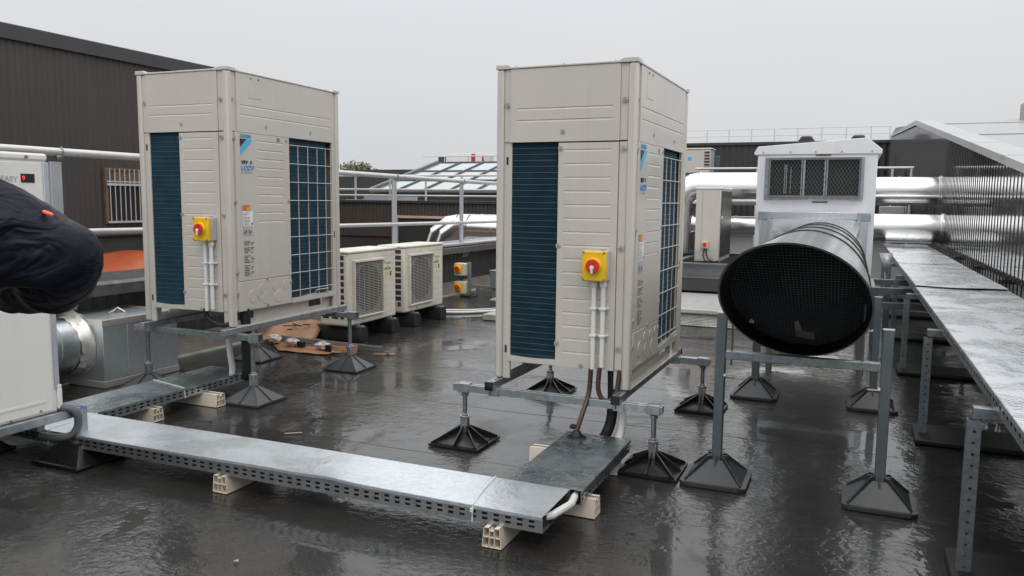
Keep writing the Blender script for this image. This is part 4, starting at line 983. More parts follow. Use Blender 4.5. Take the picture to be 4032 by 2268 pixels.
# transition piece and flange up to the air handler
b = MB(); sq = []
for k in range(n):
    a = 2*PI*k/n; c, s_ = math.cos(a), math.sin(a); m_ = max(abs(c)/.372, abs(s_)/.3125); sq.append((-.11+c/m_, 2.36, .9125+s_/m_))
rings(b, [ring(RD, lambda z: 1.28), sq]).build('transition', M['duct_sheet'], t, ang=20)
x0, x1 = -.482, .262; z0, z1 = .60, 1.225
b = MB()
b.box(x0-.05, x1+.05, 2.36, 2.395, z1-.0, z1+.06).box(x0-.05, x1+.05, 2.36, 2.395, z0-.06, z0).box(x0-.05, x0, 2.36, 2.395, z0, z1).box(x1, x1+.05, 2.36, 2.395, z0, z1)
b.build('flange', M['duct_sheet'], t, .003)
for (x, z) in ((x0-.02, z1+.03), (x1+.02, z1+.03)): MB().box(x-.05, x+.05, 2.35, 2.36, z-.04, z+.03).build('corner_plate', M['galv'], t, .004)
o = MB().add([(-.235,4.265,.684), (-.145,4.275,.668), (-.148,4.27,.708), (-.235,4.262,.718)], [(0,1,2,3)]).build('cardboard_scrap', M['card_pale']); o.modifiers.new('t', 'SOLIDIFY').thickness = .004
tag(o, 'crumpled cardboard scrap lying inside the black duct mouth', 'cardboard')
o = MB().add([(-.238,4.275,.700), (-.198,4.28,.697), (-.226,4.27,.765), (-.245,4.265,.758)], [(0,1,2,3)]).build('paper_scrap', M['paper']); o.modifiers.new('t', 'SOLIDIFY').thickness = .002
tag(o, 'torn white paper scrap standing on the cardboard inside the duct mouth', 'paper')
o = MB().add([(-.425,3.86,.800), (-.402,3.87,.792), (-.400,3.87,.806), (-.415,3.86,.816)], [(0,1,2,3)]).build('paper_scrap', M['paper']); o.modifiers.new('t', 'SOLIDIFY').thickness = .002
tag(o, 'tiny white paper scrap at lower left rim of the duct mouth', 'paper')

def stand(label, v, ul, ur, zl, zr, zc):
    t = thing('duct_stand', label, 'stand', ((ul+ur)/2, v, 0), 0, 'stands under the intake duct'); cx = (ul+ur)/2
    for u, z in ((ul, zl), (ur, zr)):
        x = u-cx
        p = MB().box(x-.0225, x+.0225, -.0225, .0225, .10, z).build('post', M['post_paint'], t, .003)
        MB().box(x-.024, x+.024, -.024, .024, z, z+.004).build('post_cap', M['galv'], p)
        hs = .155; h = .125
        c8 = [(-hs+.03,-hs),(hs-.03,-hs),(hs,-hs+.03),(hs,hs-.03),(hs-.03,hs),(-hs+.03,hs),(-hs,hs-.03),(-hs,-hs+.03)]
        f = MB().prism([(x+a, b_) for a, b_ in c8], 'z', .006, .022)
        r0 = .035; q = hs-.022
        f.add([(x-q,-q,.022),(x+q,-q,.022),(x+q,q,.022),(x-q,q,.022),(x-r0,-r0,h-.012),(x+r0,-r0,h-.012),(x+r0,r0,h-.012),(x-r0,r0,h-.012)], [(0,1,5,4),(1,2,6,5),(2,3,7,6),(3,0,4,7),(4,5,6,7)])
        for k in range(8):
            a = k*PI/4; Lr = q*(1 if k % 2 == 0 else 1.38); c, s_ = math.cos(a), math.sin(a)
            if k % 2 == 0: pr = [(.02,h-.04),(.065,h-.045),(.05,h+.004),(.02,h+.004)]
            else: pr = [(.02,.03),(Lr,.022),(Lr,.034),(.055,h+.006),(.02,h+.006)]
            nn = len(pr); vs = [(x+c*d-sg*s_*.004, s_*d+sg*c*.004, z2) for sg in (-1,1) for d, z2 in pr]
            f.add(vs, [tuple(range(nn)), tuple(reversed(range(nn,2*nn)))]+[(i, (i+1) % nn, nn+(i+1) % nn, nn+i) for i in range(nn)])
        f.build('foot', M['grey_foot'], p)
        b = MB().cyl((x+(.03 if u == ul else -.03), -.035, zc-.10), (x+(.075 if u == ul else -.075), -.035, zc-.10), .006, 8).cyl((x+(.022 if u == ul else -.022), -.035, zc-.10), (x+(.032 if u == ul else -.032), -.035, zc-.10), .014, 6)
        b.build('bolt', M['screw'], p)
    MB().box(ul-cx+.0225, ur-cx-.0225, -.0205, .0205, zc-.02, zc+.02).build('crossbar', M['galv_dull'], t, .003)
    for u in (ul+.05, ur-.10): MB().cyl((u-cx, 0, zc-.05), (u-cx, 0, zc+.28), .005, 8).build('hanger_rod', M['screw'], t)
    return t
stand('front pair of grey posts with pyramid feet supporting the round intake duct mouth', 3.89, -.550, .176, .83, .80, .65-.02)
stand('rear pair of grey posts with pyramid feet supporting the round intake duct', 5.76, -.570, .186, .64, .745, .62)

t = thing('air_handler', 'pale grey sheet metal air handling cabinet with mesh intake above the round duct', 'air handler', (-.31, 7.2, 0))
a0, a1 = -.465, .475
MB().box(a0, a1, 0, 1.5, .55, 1.77).build('casing', M['ahu_white'], t, .006)
MB().prism([(a0-.03,1.785),(a0+.0,1.835),(a1-.085,1.895),(a1+.03,1.80),(a1+.03,1.765),(a0-.03,1.765)], 'y', -.012, 1.53).build('roof', M['ahu_white'], t, .004)
fr = MB(); l0, l1, m0, m1 = -.355, .345, 1.42, 1.72
fr.box(l0-.045, l1+.035, -.012, 0, m0-.035, m1+.022)
fr.build('intake_flange', M['galv'], t, .002)
fr = MB().box(l0-.012, l1+.012, -.06, -.012, m1-.002, m1+.016).box(l0-.012, l1+.012, -.06, -.012, m0-.014, m0+.002).box(l0-.012, l0+.004, -.06, -.012, m0, m1).box(l1-.004, l1+.012, -.06, -.012, m0, m1)
fr = fr.build('intake_frame', M['beam_grey'], t)
MB().box(l0, l1, -.0175, -.012, m0, m1).build('intake_recess', M['dark'], fr)
b = MB(); s_ = .028                                # diamond mesh
k = -int(.32/s_)-1
for sg in (1, -1):
    for k in range(-14, 42):
        pts = []
        xa = l0+k*s_; 
        for (x, z) in ((xa, m0), (xa+sg*.30*.62, m1)): pts.append((x, z))
        (xa, za), (xb, zb) = pts
        def clipx(xc): return za+(xc-xa)/(xb-xa)*(zb-za)
        lo, hi = (xa, xb) if xa < xb else (xb, xa)
        if hi < l0 or lo > l1: continue
        def lim(x, z): 
            if x < l0: return (l0, clipx(l0))
            if x > l1: return (l1, clipx(l1))
            return (x, z)
        p, q = lim(xa, za), lim(xb, zb); b.tube([(p[0], -.055, p[1]), (q[0], -.055, q[1])], .0011, 4)
b.build('intake_mesh', M['beam_grey'], fr)
MB().box(-.09, -.075, -.053, -.018, m0, m1).box(-.105, -.098, -.053, -.018, m0, m1).box(.075, .085, -.053, -.018, m0, m1).box(.092, .102, -.053, -.018, m0, m1).box(-.24,-.234,-.04,-.03,m0+.02,m1-.04).box(-.225,-.219,-.04,-.03,m0+.02,m1-.04).box(-.19,-.186,-.04,-.03,m0+.02,m1-.06).build('filter_bars', M['galv'], fr)
MB().box(.0, .12, -.006, 0, 1.752, 1.766).build('name_strip', M['rust'], t)
MB().box(-.01, .11, -.006, 0, 1.362, 1.374).build('name_strip', M['rust'], t)
b = MB()
for x in (-.42, -.2, 0, .2, .43): b.cyl((x, -.018, 1.785), (x, -.011, 1.785), .006, 8)
b.build('roof_screws', M['screw'], t)
for x in (a0+.05, a1-.05):
    for y in (.08, 1.4): MB().box(x-.03, x+.03, y-.03, y+.03, .0, .48).build('leg', M['beam_grey'], t)
MB().box(a0, a1+.0, -.02, .06, .48, .55).box(a0, a1, 1.4, 1.5, .48, .55).box(a0, a0+.06, .06, 1.4, .48, .55).box(a1-.06, a1, .06, 1.4, .48, .55).build('base_frame', M['beam_grey'], t)
t = thing('duct_bracket', 'dark steel support frame between the air handler and the right covered tray', 'bracket', (.33, 8.4, 0))
MB().box(-.15, .55, -.03, .03, .50, .56).box(-.12, -.06, -.03, .03, 0, .5).box(-.15,.55,-.04,.0,.36,.42).box(-.15,-.09,.03,.9,.50,.56).box(-.15, .55, .9, .96, .50, .56).box(.02,.08,.9,.96,0,.5).build('frame', M['beam_grey'], t)
MB().add([(-.06, .6, .86), (.07, .6, .86), (.02, .55, .64)], [(0,1,2)]).build('gusset', M['flash_white'], t).modifiers.new('t','SOLIDIFY').thickness = .006

# ------------------------------------------------------------------ right covered tray on legs
t = thing('covered_tray', 'wide rain soaked covered tray on perforated legs along the glossy right wall', 'cable tray', (.79, 7, 0))
xl, xr, zt = -.295, .305, .705
def wob(i, j, s): return .0025*math.sin(i*7+s)+.003*math.sin(j*9+s*2)*math.sin(i*PI)
segs = [(-6.4,-3.52,0), (-3.525,.05,.0), (.0,2.8,.014), (2.75,7.4,.006)]
for k, (y0, y1, lift) in enumerate(segs):
    c = MB().grid(12, 60, lambda i, j: (xl-.006+(xr-xl+.03)*i, y0+(y1-y0)*j, zt+.004+lift*(1-j)+wob(i, j, k)))
    c.grid(1, 60, lambda i, j: (xl-.006, y0+(y1-y0)*j, zt+.004+lift*(1-j)+wob(0,j,k)-.016*i))
    o = c.build('cover_plate', M['cover_right'], t, smooth=False); m_ = o.modifiers.new('thick', 'SOLIDIFY'); m_.thickness = .002; m_.offset = 1
b = MB()
for (x, sg) in ((xl,1), (xr,-1)): b.perf((x,-6.4,zt-.06), (0,1,0), (0,0,1), (sg,0,0), 13.8, .058, .002, .07, .028, [(.022,.036)])
b.box(xl+.003, xr-.003, -6.4, 7.4, zt-.06, zt-.057)
b.build('side_rail', M['tray_side'], t)
b = MB()
for (x, sg) in ((xl,1), (xr,-1)): b.box(x-.004 if sg > 0 else x+.001, x-.001 if sg > 0 else x+.004, -6.4, 7.4, zt-.012, zt-.004)
b.build('edge_strip', M['galv'], t)
MB().box(xl+.02, xr-.02, -6.35, 7.35, zt-.05, zt-.015).build('cable_fill', M['dark'], t)
for v in (1.35, 3.22, 5.14, 7.15, 8.95, 10.75, 12.6):
    y = v-7
    MB().box(xl-.062, xr+.06, y-.02, y+.02, zt-.105, zt-.062).build('crossbar', M['galv_dull'], t, .003)
    for x in (xl-.055, xr-.0):
        b = MB()
        b.perf((x-.022,y-.0225,.03), (0,0,1), (1,0,0), (0,1,0), zt-.14, .044, .0022, .042, .010, [(.017,.027)])
        b.perf((x+.022,y-.0203,.03), (0,0,1), (0,1,0), (-1,0,0), zt-.14, .042, .0022, .042, .010, [(.016,.026)])
        b.box(x-.022, x-.0198, y-.0203, y+.0215, .03, zt-.11).box(x-.019, x-.002, y+.012, y+.014, .03, zt-.11)
        b.build('leg', M['galv_dull'], t)
    MB().box(xl-.10, xr+.05, y-.19, y+.19, .006, .034).build('base_pad', M['black_rubber'], t, .006)
# ------------------------------------------------------------------ small condensers by the parapet
def condenser(label, y):
    t = thing('condenser', label, 'air conditioner', (-4.46, y, 0), 0, 'small condensers by the left parapet')
    x0, x1, y0, y1, z0, z1 = -.16, .16, -.43, .43, .155, .845
    MB().box(x0, x1, y0+.0, y1, z0, z1).build('casing', M['cream2'], t, .022, seg=3)
    MB().box(x0-.012, x1+.010, y0-.008, y1+.008, z1-.003, z1+.022).build('lid', M['cream2'], t, .010)
    g0, g1, h0, h1 = -.335, .155, z0+.085, z0+.60
    gr = MB().box(x1, x1+.028, g0-.012, g0, h0, h1).box(x1, x1+.028, g1, g1+.012, h0, h1).box(x1, x1+.034, g0-.014, g1+.014, h1, h1+.022).box(x1, x1+.028, g0-.012, g1+.012, h0-.016, h0).build('grille_frame', M['cream2'], t, .003)
    MB().box(x1-.01, x1+.002, g0, g1, h0, h1).build('grille_shade_plate', M['shroud'], gr)  # shade behind the slats put into a darker plate
    MB().cyl((x1-.02, (g0+g1)/2, (h0+h1)/2), (x1+.004, (g0+g1)/2, (h0+h1)/2), .228, 40).build('fan_shade_disc', M['dark'], gr)  # near-black disc paints the round shade of the fan behind the slats
    b = MB(); k = 0
    z = h0+.008
    while z < h1-.004: b.box(x1+.014, x1+.018, g0, g1, z, z+.0036); z += .0158
    for q in range(1, 6): b.box(x1+.012, x1+.0145, g0+(g1-g0)*q/6-.0015, g0+(g1-g0)*q/6+.0015, h0, h1)
    b.build('grille_slats', M['slat'], gr)
    # side openings on the near end
    b = MB(); so_ = MB()
    for k in range(10):
        z = z0+.07+k*.062
        for (xa, xb) in ((-.125,-.055), (-.02,.05), (.075,.115)) if k < 1 else ((-.115,.0), (.03,.118)):
            b.box(xa, xb, y0-.002, y0+.004, z, z+.044)
    b.build('side_openings', M['trim_dark'], t)
    b = MB()
    for k in range(6): b.box(x1-.001, x1+.0012, .19, y1-.012, z1-.30-k*.065, z1-.297-k*.065)
    b.box(x1-.001, x1+.0012, .172, .175, z0+.02, z1-.05).box(x1-.001, x1+.0012, y0+.02, y1-.01, z1-.055, z1-.052)
    for k in range(8): b.box(x1-.001, x1+.0012, y0+.03, y0+.055, z0+.09+k*.065, z0+.093+k*.065)
    b.build('panel_lines', M['label_grey'], t)
    st = MB().box(x1, x1+.0012, .195, .345, z1-.275, z1-.105).build('sticker', M['label_cream'], t)
    text('DAIKIN', 'sticker_brand', M['logo_blue'], st, (x1+.0016, .232, z1-.142), (PI/2,0,PI/2), .032, .0004, .1, .95, .001)
    MB().poly([(x1+.0018,.200,z1-.112),(x1+.0018,.228,z1-.112),(x1+.0018,.204,z1-.142)]).build('sticker_mark', M['logo_black'], st, fix=False)
    text('SAJECLIM', 'sticker_installer', M['logo_black'], st, (x1+.0016, .200, z1-.198), (PI/2,0,PI/2), .031, .0004, 0, .95, .0008)
    b = MB()
    for k, (a, c) in enumerate(((.24,.30), (.215,.27), (.21,.275), (.22,.265))): b.box(x1+.001, x1+.0016, a, c, z1-(.165,.225,.24,.258)[k], z1-(.160,.221,.236,.254)[k])
    b.box(x1+.001, x1+.0017, .305, .338, z1-.265, z1-.215)
    b.build('sticker_lines', M['label_ink'], st)
    for yy in (y0+.15, y1-.13):
        MB().box(-.03, x1+.075, yy-.018, yy+.018, .138, .152).box(.19,.205,yy-.02,yy+.02,.12,.152).box(.17, .178, yy-.012, yy+.012, .15, .18).build('mounting_rail', M['galv'], t, .002)
    b = MB()
    for (yy, zz) in ((y0+.25, z0+.035), (y1-.2, z0+.04)): b.cyl((x1, yy, zz), (x1+.004, yy, zz), .006, 8)
    b.build('screws', M['screw'], t)
    return t
def rubber_block(label, y):
    o = MB().prism([(-.075,.0), (.075,.0), (.075,.075), (.05,.137), (-.05,.137), (-.075,.075)], 'x', -.42, .235).build('rubber_block', M['black_rubber'], None, .004)
    o.location = (-4.46, y, .004); return tag(o, label, 'support block', 'black rubber blocks under the small condensers')
for y, w in ((6.635, 'nearer'), (7.665, 'farther')):
    condenser('%s small condenser with slatted fan grille and %s by the left parapet' % (w, 'threaded leg in front' if w == 'nearer' else 'silver elbows behind'), y)
    rubber_block('black rubber block under the left end of the %s small condenser' % w, y-.28)
    rubber_block('black rubber block under the right end of the %s small condenser' % w, y+.30)

# isolator pair on strut post
t = thing('isolator_post', 'galvanised strut post carrying two red and yellow rotary isolators by the parapet', 'switch post', (-4.93, 9.95, 0))
MB().box(.02, .062, .02, .06, .0, .485).build('strut', M['galv_dull'], t, .003)
MB().box(-.08, .12, -.03, .13, .004, .018).build('base_plate', M['trim_dark'], t)
for z in (.30, .045):
    bx_ = MB().box(-.155, .018, -.055, .055, z, z+.175).build('isolator', M['beige_plastic'], t, .012)
    MB().box(-.150, -.03, -.064, -.054, z+.045, z+.15).build('isolator_plate', M['yellow'], bx_, .003)
    MB().cyl((-.092, -.063, z+.098), (-.092, -.086, z+.098), .045, 26, .040).build('switch_ring', M['yellow'], bx_)
    MB().cyl((-.092, -.086, z+.098), (-.092, -.096, z+.098), .037, 26).box(-.101, -.083, -.112, -.095, z+.066, z+.13).build('switch_knob', M['red'], bx_, .002)
    MB().box(-.13, -.05, -.0655, -.0635, z+.028, z+.037).build('caption_strip', M['label_ink'], bx_)
MB().tube([(-.10,0,.30), (-.09,0,.27), (-.06,0,.23), (-.055,0,.215)], .008, 8).tube([(-.03,0,.30), (-.035,0,.27), (-.05,0,.24), (-.055,0,.215)], .008, 8).tube([(-.06,0,.05), (-.04,-.02,.01), (.05,-.04,.012), (.13,-.0,.06)], .009, 8).build('cables', M['insul'], t)
t = thing('strut_channel', 'horizontal galvanised channel behind the isolator post near the parapet', 'channel', (-4.6, 10.25, 0))
MB().box(-.42, .75, -.02, .02, .10, .14).box(-.3,-.26,-.02,.02,.004,.1).box(.5,.54,-.02,.02,.004,.1).build('channel', M['galv'], t, .002)
t = thing('equipment_box', 'grey metal junction box on a leg, partly hidden by the centre outdoor unit', 'box', (-4.42, 10.0, 0))
MB().box(-.115, .15, -.1, .1, .15, .385).box(-.125, .16, -.11, .11, .385, .395).build('box', M['galv_dull'], t, .005)
MB().box(-.10,.0,-.05,.05,.0,.15).build('leg', M['galv'], t)
t = thing('condenser', 'pale condenser edge showing left of the centre outdoor unit, by the parapet', 'air conditioner', (-4.42, 11.4, 0))
MB().box(-.15, .25, -.4, .4, .12, .66).build('casing', M['cream2'], t, .02)
b = MB()
for k in range(7): b.box(-.13, -.02, -.404, -.398, .18+k*.062, .225+k*.062)
b.build('side_openings', M['trim_dark'], t)
MB().box(-.2,.3,-.3,-.2,.0,.12).box(-.2,.3,.2,.3,0,.12).build('support_blocks', M['black_rubber'], t)
o = MB().box(-4.28, -3.70, 9.35, 9.75, .05, .075).box(-4.2,-3.9,9.4,9.7,.0,.05).build('pale_slab', M['paver'], None, .004); tag(o, 'pale slab on cracked block beside the cable bundle', 'slab')
o = MB().box(-3.80, -3.35, 8.10, 8.5, .004, .07).build('concrete_paver', M['paver'], None, .006); tag(o, 'mossy concrete paver half hidden behind the centre outdoor unit', 'paver')
for i, (dv, r, mt, lb) in enumerate(((0,.016,'white_pipe','thick white lagged pipe in the bundle on the roof behind the small condensers'), (.10,.011,'insul','black cable in the bundle on the roof behind the small condensers'), (.16,.016,'white_pipe','thin white lagged pipe at the back of the roof cable bundle'), (.22,.012,'insul','rearmost black cable of the bundle by the isolator post'))):
    hose('roof_cable', lb, 'pipe' if 'pipe' in lb else 'cable', [(-4.55+.03*i,8.25+dv,.03), (-4.2,8.45+dv*1.2,.02), (-3.8,8.85+dv,.025+.01*(i%2)), (-3.4,9.15+dv*.7,.02), (-2.9,9.5+dv,.02)], r, mt)

# heat pump on platform, far AC
t = thing('heat_pump', 'beige slim heat pump standing on the grey steel platform beside the intake duct', 'heat pump', (-1.74, 11.2, .576))
MB().box(-.165, .155, -.55, .45, .0, .955).build('casing', M['cream'], t, .012)
MB().box(-.172, .162, -.56, .46, .950, .972).build('lid', M['white_paint'], t, .008)
b = MB().box(.156, .160, -.50, .42, .06, .93)
for k in range(44): b.box(.160, .163, -.50, .42, .07+k*.0195, .076+k*.0195)
b.build('side_coil', M['trim_dark'], t)
b = MB().box(-.08,-.076,-.553,-.548,.14,.94).box(-.165,.155,-.553,-.548,.148,.152).box(-.145,-.075,-.553,-.549,.03,.034).box(-.145,-.141,-.553,-.549,.03,.12).box(-.145,-.075,-.553,-.549,.12,.124)
for k in range(3): b.box(.03,.09,-.553,-.549,.03+k*.016,.038+k*.016)
b.build('panel_lines', M['label_grey'], t)
iso = MB().box(-.065, .015, -.60, -.551, .175, .275).build('isolator', M['beige_plastic'], t, .006)
MB().cyl((-.025,-.60,.225), (-.025,-.615,.225), .028, 18).build('switch_knob', M['red'], iso)
MB().tube([(-.03,-.58,.175), (-.045,-.585,.09), (-.02,-.60,.02), (.06,-.62,-.0), (.16,-.60,.02)], .008, 8).tube([(-.01,-.58,.175), (.0,-.585,.10), (.03,-.60,.03), (.12,-.64,.005)], .008, 8).build('cables', M['insul'], t)
MB().box(.156,.175,-.50,-.46,.56,.60).build('side_handle', M['white_plastic'], t, .004)
t = thing('outdoor_unit', 'small far outdoor unit above the silver duct right of the centre unit', 'air conditioner', (-5.35, 30, 0))
MB().box(-.45, .52, -.4, .5, 2.4, 3.26).build('casing', M['cream'], t, .03)
MB().box(-.5, .56, -.43, .53, 3.26, 3.30).build('lid', M['cream2'], t, .02)
b = MB()
for k in range(6): b.box(.3, .49, -.41, -.398, 2.55+k*.11, 2.62+k*.11)
b.build('side_grille', M['trim_dark'], t)
MB().box(-.30, -.16, -.404, -.399, 2.85, 2.98).build('sticker', M['logo_sky'], t)
MB().box(-.45, .52, -.3, .4, 2.3, 2.4).box(-.4,-.3,-.3,-.2,0,2.3).box(.4,.5,-.3,-.2,0,2.3).box(-.4,-.3,.3,.4,0,2.3).box(.4,.5,.3,.4,0,2.3).build('steel_stand', M['beam_grey'], t)
o = MB().box(-4.78,-4.62,30.3,30.34,2.2,3.05).box(-4.78,-4.70,30.2,30.3,0,2.2).build('wall_panel', M['coil'], None, .02); tag(o, 'dark blue upright panel beside the small far outdoor unit', 'panel')

# ------------------------------------------------------------------ litter under the left unit
def sheet_obj(name, label, cat, mat, corners, wob_=.012, n=10, th=.004, seed=1):
    rr = random.Random(seed); A, B, C_, D_ = [Vector(c) for c in corners]; ph = [rr.uniform(0,6) for _ in range(4)]
    def fn(i, j):
        p = A*(1-i)*(1-j)+B*i*(1-j)+C_*i*j+D_*(1-i)*j
        p.z += wob_*(math.sin(i*7+ph[0])*math.cos(j*5+ph[1])+.5*math.sin(i*15+j*11+ph[2])); p.z = max(p.z, .006); return p
    o = MB().grid(n, n, fn).build(name, M[mat], ang=30); m_ = o.modifiers.new('t', 'SOLIDIFY'); m_.thickness = th; m_.offset = 1
    return tag(o, label, cat)
c = sheet_obj('cardboard_sheet', 'wet brown cardboard box flap with printed marks leaning by the nearer small condenser', 'cardboard', 'card', [(-5.06,5.75,.03), (-4.64,6.16,.03), (-4.70,6.42,.16), (-5.0,6.15,.20)], .012, seed=2)
b = MB()
for (a, e) in (((-4.86,6.02,.119), (-4.82,6.05,.117)), ((-4.93,6.05,.145), (-4.84,6.13,.140)), ((-4.88,6.13,.157), (-4.79,6.15,.137)), ((-4.80,6.18,.15), (-4.76,6.24,.14))):
    b.tube([a, e], .007, 4)
b.build('printed_marks', M['black'], c)
sheet_obj('cardboard_sheet', 'flattened wet cardboard lying on the roof under the left outdoor unit', 'cardboard', 'card', [(-4.62,5.60,.010), (-4.14,5.62,.010), (-4.10,5.86,.012), (-4.98,5.93,.012)], .006, seed=5)
sheet_obj('cardboard_sheet', 'small upright brown cardboard flap beside the loose slotted channel', 'cardboard', 'card', [(-4.13,5.70,.01), (-3.93,5.80,.01), (-3.93,5.82,.075), (-4.15,5.73,.07)], .005, seed=6)
sheet_obj('cardboard_sheet', 'thin cardboard strip poking out past the loose slotted channel', 'cardboard', 'card', [(-3.80,5.82,.008), (-3.62,5.90,.008), (-3.63,5.94,.008), (-3.80,5.90,.008)], .001, seed=7)
t = thing('slotted_channel', 'loose galvanised slotted channel lying on the cardboard under the left unit', 'channel', (-4.38, 5.93, 0), -.06)
MB().perf((-.66,-.02,.068), (1,0,0), (0,1,0), (0,0,1), .62, .041, .002, .05, .026, [(.014,.027)]).box(-.66,.65,-.0205,-.018,.03,.067).box(-.66,.65,.0188,.021,.03,.067).box(-.04,.65,-.018,-.008,.065,.067).box(-.04,.65,.008,.0188,.065,.067).build('channel', M['galv'], t)
MB().box(-.5,-.46,-.03,.03,.004,.03).box(.3,.34,-.03,.03,.004,.03).build('spacer', M['card'], t)
for i, (x, y, z, lb) in enumerate(((-4.62,5.80,.05,'small crumpled plastic bag of fittings on the cardboard, left one'), (-4.27,5.77,.05,'small crumpled plastic bag of fittings on the cardboard, right one'), (-4.86,5.83,.06,'pale crumpled plastic bag beside the leg of the left unit'))):
    b = MB(); rr = random.Random(20+i)
    for j in range(9):
        for k in range(14):
            th, ph = PI*j/8, 2*PI*k/14; r = 1+.28*rr.uniform(-1,1)
            b.v.append((x+.075*r*math.sin(th)*math.cos(ph), y+.045*r*math.sin(th)*math.sin(ph), z+.038*r*math.cos(th)))
    for j in range(8):
        for k in range(14): b.f.append([j*14+k, j*14+(k+1) % 14, (j+1)*14+(k+1) % 14, (j+1)*14+k]); b.mi.append(0)
    tag(b.build('plastic_bag', M['bag'], ang=15), lb, 'bag', 'plastic bags of fittings')
for (x, y, lb) in ((-4.52,5.79,'small black plastic end block beside the left bag of fittings'), (-4.19,5.76,'small black plastic end block beside the right bag of fittings')):
    o = MB().box(-.032,.032,-.025,.025,0,.055).build('end_block', M['black'], None, .006); o.location = (x, y, .016); tag(o, lb, 'block', 'black end blocks on the cardboard')
o = MB().cyl((-4.10,5.70,.020), (-4.03,5.71,.022), .008, 10).cyl((-4.115,5.698,.020), (-4.10,5.70,.020), .015, 6).build('loose_bolt', M['screw']); tag(o, 'loose steel bolt on the flattened cardboard', 'bolt')
o = MB().grid(8,1,lambda i,j:(-3.73+.12*i,5.93-.10*i+.014*j,.007+.012*math.sin(i*PI))).build('rubber_strip', M['black_rubber']); o.modifiers.new('t','SOLIDIFY').thickness=.004; tag(o, 'short curled black strip on the wet roof', 'strip')
for i, (x, y, w, mt, lb) in enumerate(((-1.50,2.20,.014,'paper','tiny white paper scrap on the wet roof in front of the long tray'), (-2.05,2.22,.012,'card_pale','tiny brown leaf on the wet roof at the bottom of the view'), (-.50,4.62,.010,'leaf','tiny green leaf on the roof between the black feet and intake duct'), (-2.9,3.63,.012,'card_pale','thin pale wire offcut on the roof right of the rear tray'), (-.62,4.35,.014,'black','thin dark twig on the roof near the right black foot'))):
    if 'wire' in lb or 'twig' in lb: o = MB().cyl((x-.04,y-.03,.010), (x+.04,y+.03,.010), .003, 6).build('wire_offcut' if 'wire' in lb else 'twig', M[mt])
    else: o = MB().add([(x-w,y,.008),(x,y-w*.7,.012),(x+w,y+.003,.008),(x+w*.2,y+w*.8,.014)], [(0,1,2,3)]).build('leaf_litter' if 'leaf' in lb else 'paper_scrap', M[mt]); 
    if 'scrap' in lb or 'leaf' in lb: o.modifiers.new('t','SOLIDIFY').thickness = .0015
    tag(o, lb, 'litter')

# ------------------------------------------------------------------ person at the left edge
F_, RT = Vector((-math.sin(TH), math.cos(TH), 0)), Vector((math.cos(TH), math.sin(TH), 0))
def cp_(r, f, z): return RT*r + F_*f + Vector((0,0,z))
root = cp_(-1.10, 1.16, 0)
t = thing('person', 'person in dark navy rainwear at the left edge, bent elbow pushed into view', 'person', root)
def skin_mesh(name, verts, edges, mat, parent, sub=2, root_i=0, dis=0):
    me = bpy.data.meshes.new(name); me.from_pydata([tuple(Vector(p)-root) for p, r in verts], edges, []); me.materials.append(mat)
    o = bpy.data.objects.new(name, me); COL.objects.link(o); o.parent = parent
    sk = o.modifiers.new('skin', 'SKIN'); sk.use_smooth_shade = True
    for i, (p, r) in enumerate(verts):
        rr_ = r if isinstance(r, tuple) else (r, r); me.skin_vertices[0].data[i].radius = rr_
    me.skin_vertices[0].data[root_i].use_root = True
    s = o.modifiers.new('sub', 'SUBSURF'); s.levels = sub; s.render_levels = sub
    if dis:
        tx = bpy.data.textures.new(name+'_folds', 'CLOUDS'); tx.noise_scale = .13; tx.noise_depth = 3
        d = o.modifiers.new('folds', 'DISPLACE'); d.texture = tx; d.strength = dis; d.texture_coords = 'GLOBAL'
    return o
V_ = []
def v_(r, f, z, rad): V_.append((cp_(r, f, z), rad)); return len(V_)-1
E_ = []
pel = v_(-1.12,1.10,.92,(.165,.12)); wst = v_(-1.12,1.11,1.06,(.155,.115)); che = v_(-1.11,1.14,1.26,(.175,.125)); nk = v_(-1.10,1.17,1.40,.075); nk2 = v_(-1.09,1.19,1.45,.06)
hem = v_(-1.12,1.10,.78,(.175,.13)); E_ += [(hem,pel),(pel,wst),(wst,che),(che,nk),(nk,nk2)]
# near (right-hand side in view) arm: shoulder -> elbow pushed into the frame -> forearm folding back
sh = v_(-.95,1.17,1.330,.096); m1_ = v_(-.83,1.18,1.310,.094); m2_ = v_(-.73,1.19,1.288,.078); el = v_(-.655,1.205,1.262,.054); f1 = v_(-.73,1.28,1.225,.052); f2 = v_(-.83,1.35,1.205,.052); wr = v_(-.90,1.41,1.18,.040)
E_ += [(che,sh),(sh,m1_),(m1_,m2_),(m2_,el),(el,f1),(f1,f2),(f2,wr)]
sh2 = v_(-1.30,1.16,1.32,.095); e2 = v_(-1.42,1.24,1.08,.070); w2 = v_(-1.28,1.44,1.08,.045); E_ += [(che,sh2),(sh2,e2),(e2,w2)]
skin_mesh('jacket', V_, E_, M['navy'], t, 4, pel, .034)
V_ = []; E_ = []
p0 = v_(-1.12,1.10,.90,(.15,.115)); p9 = v_(-1.12,1.10,1.05,(.13,.10)); E_.append((p0,p9))
for s_ in (-1, 1):
    h = v_(-1.12+s_*.10,1.10,.80,.095); k = v_(-1.12+s_*.12,1.12,.48,.068); a = v_(-1.12+s_*.12,1.10,.10,.05); E_ += [(p0,h),(h,k),(k,a)]
skin_mesh('trousers', V_, E_, M['trousers'], t, 2, 0)
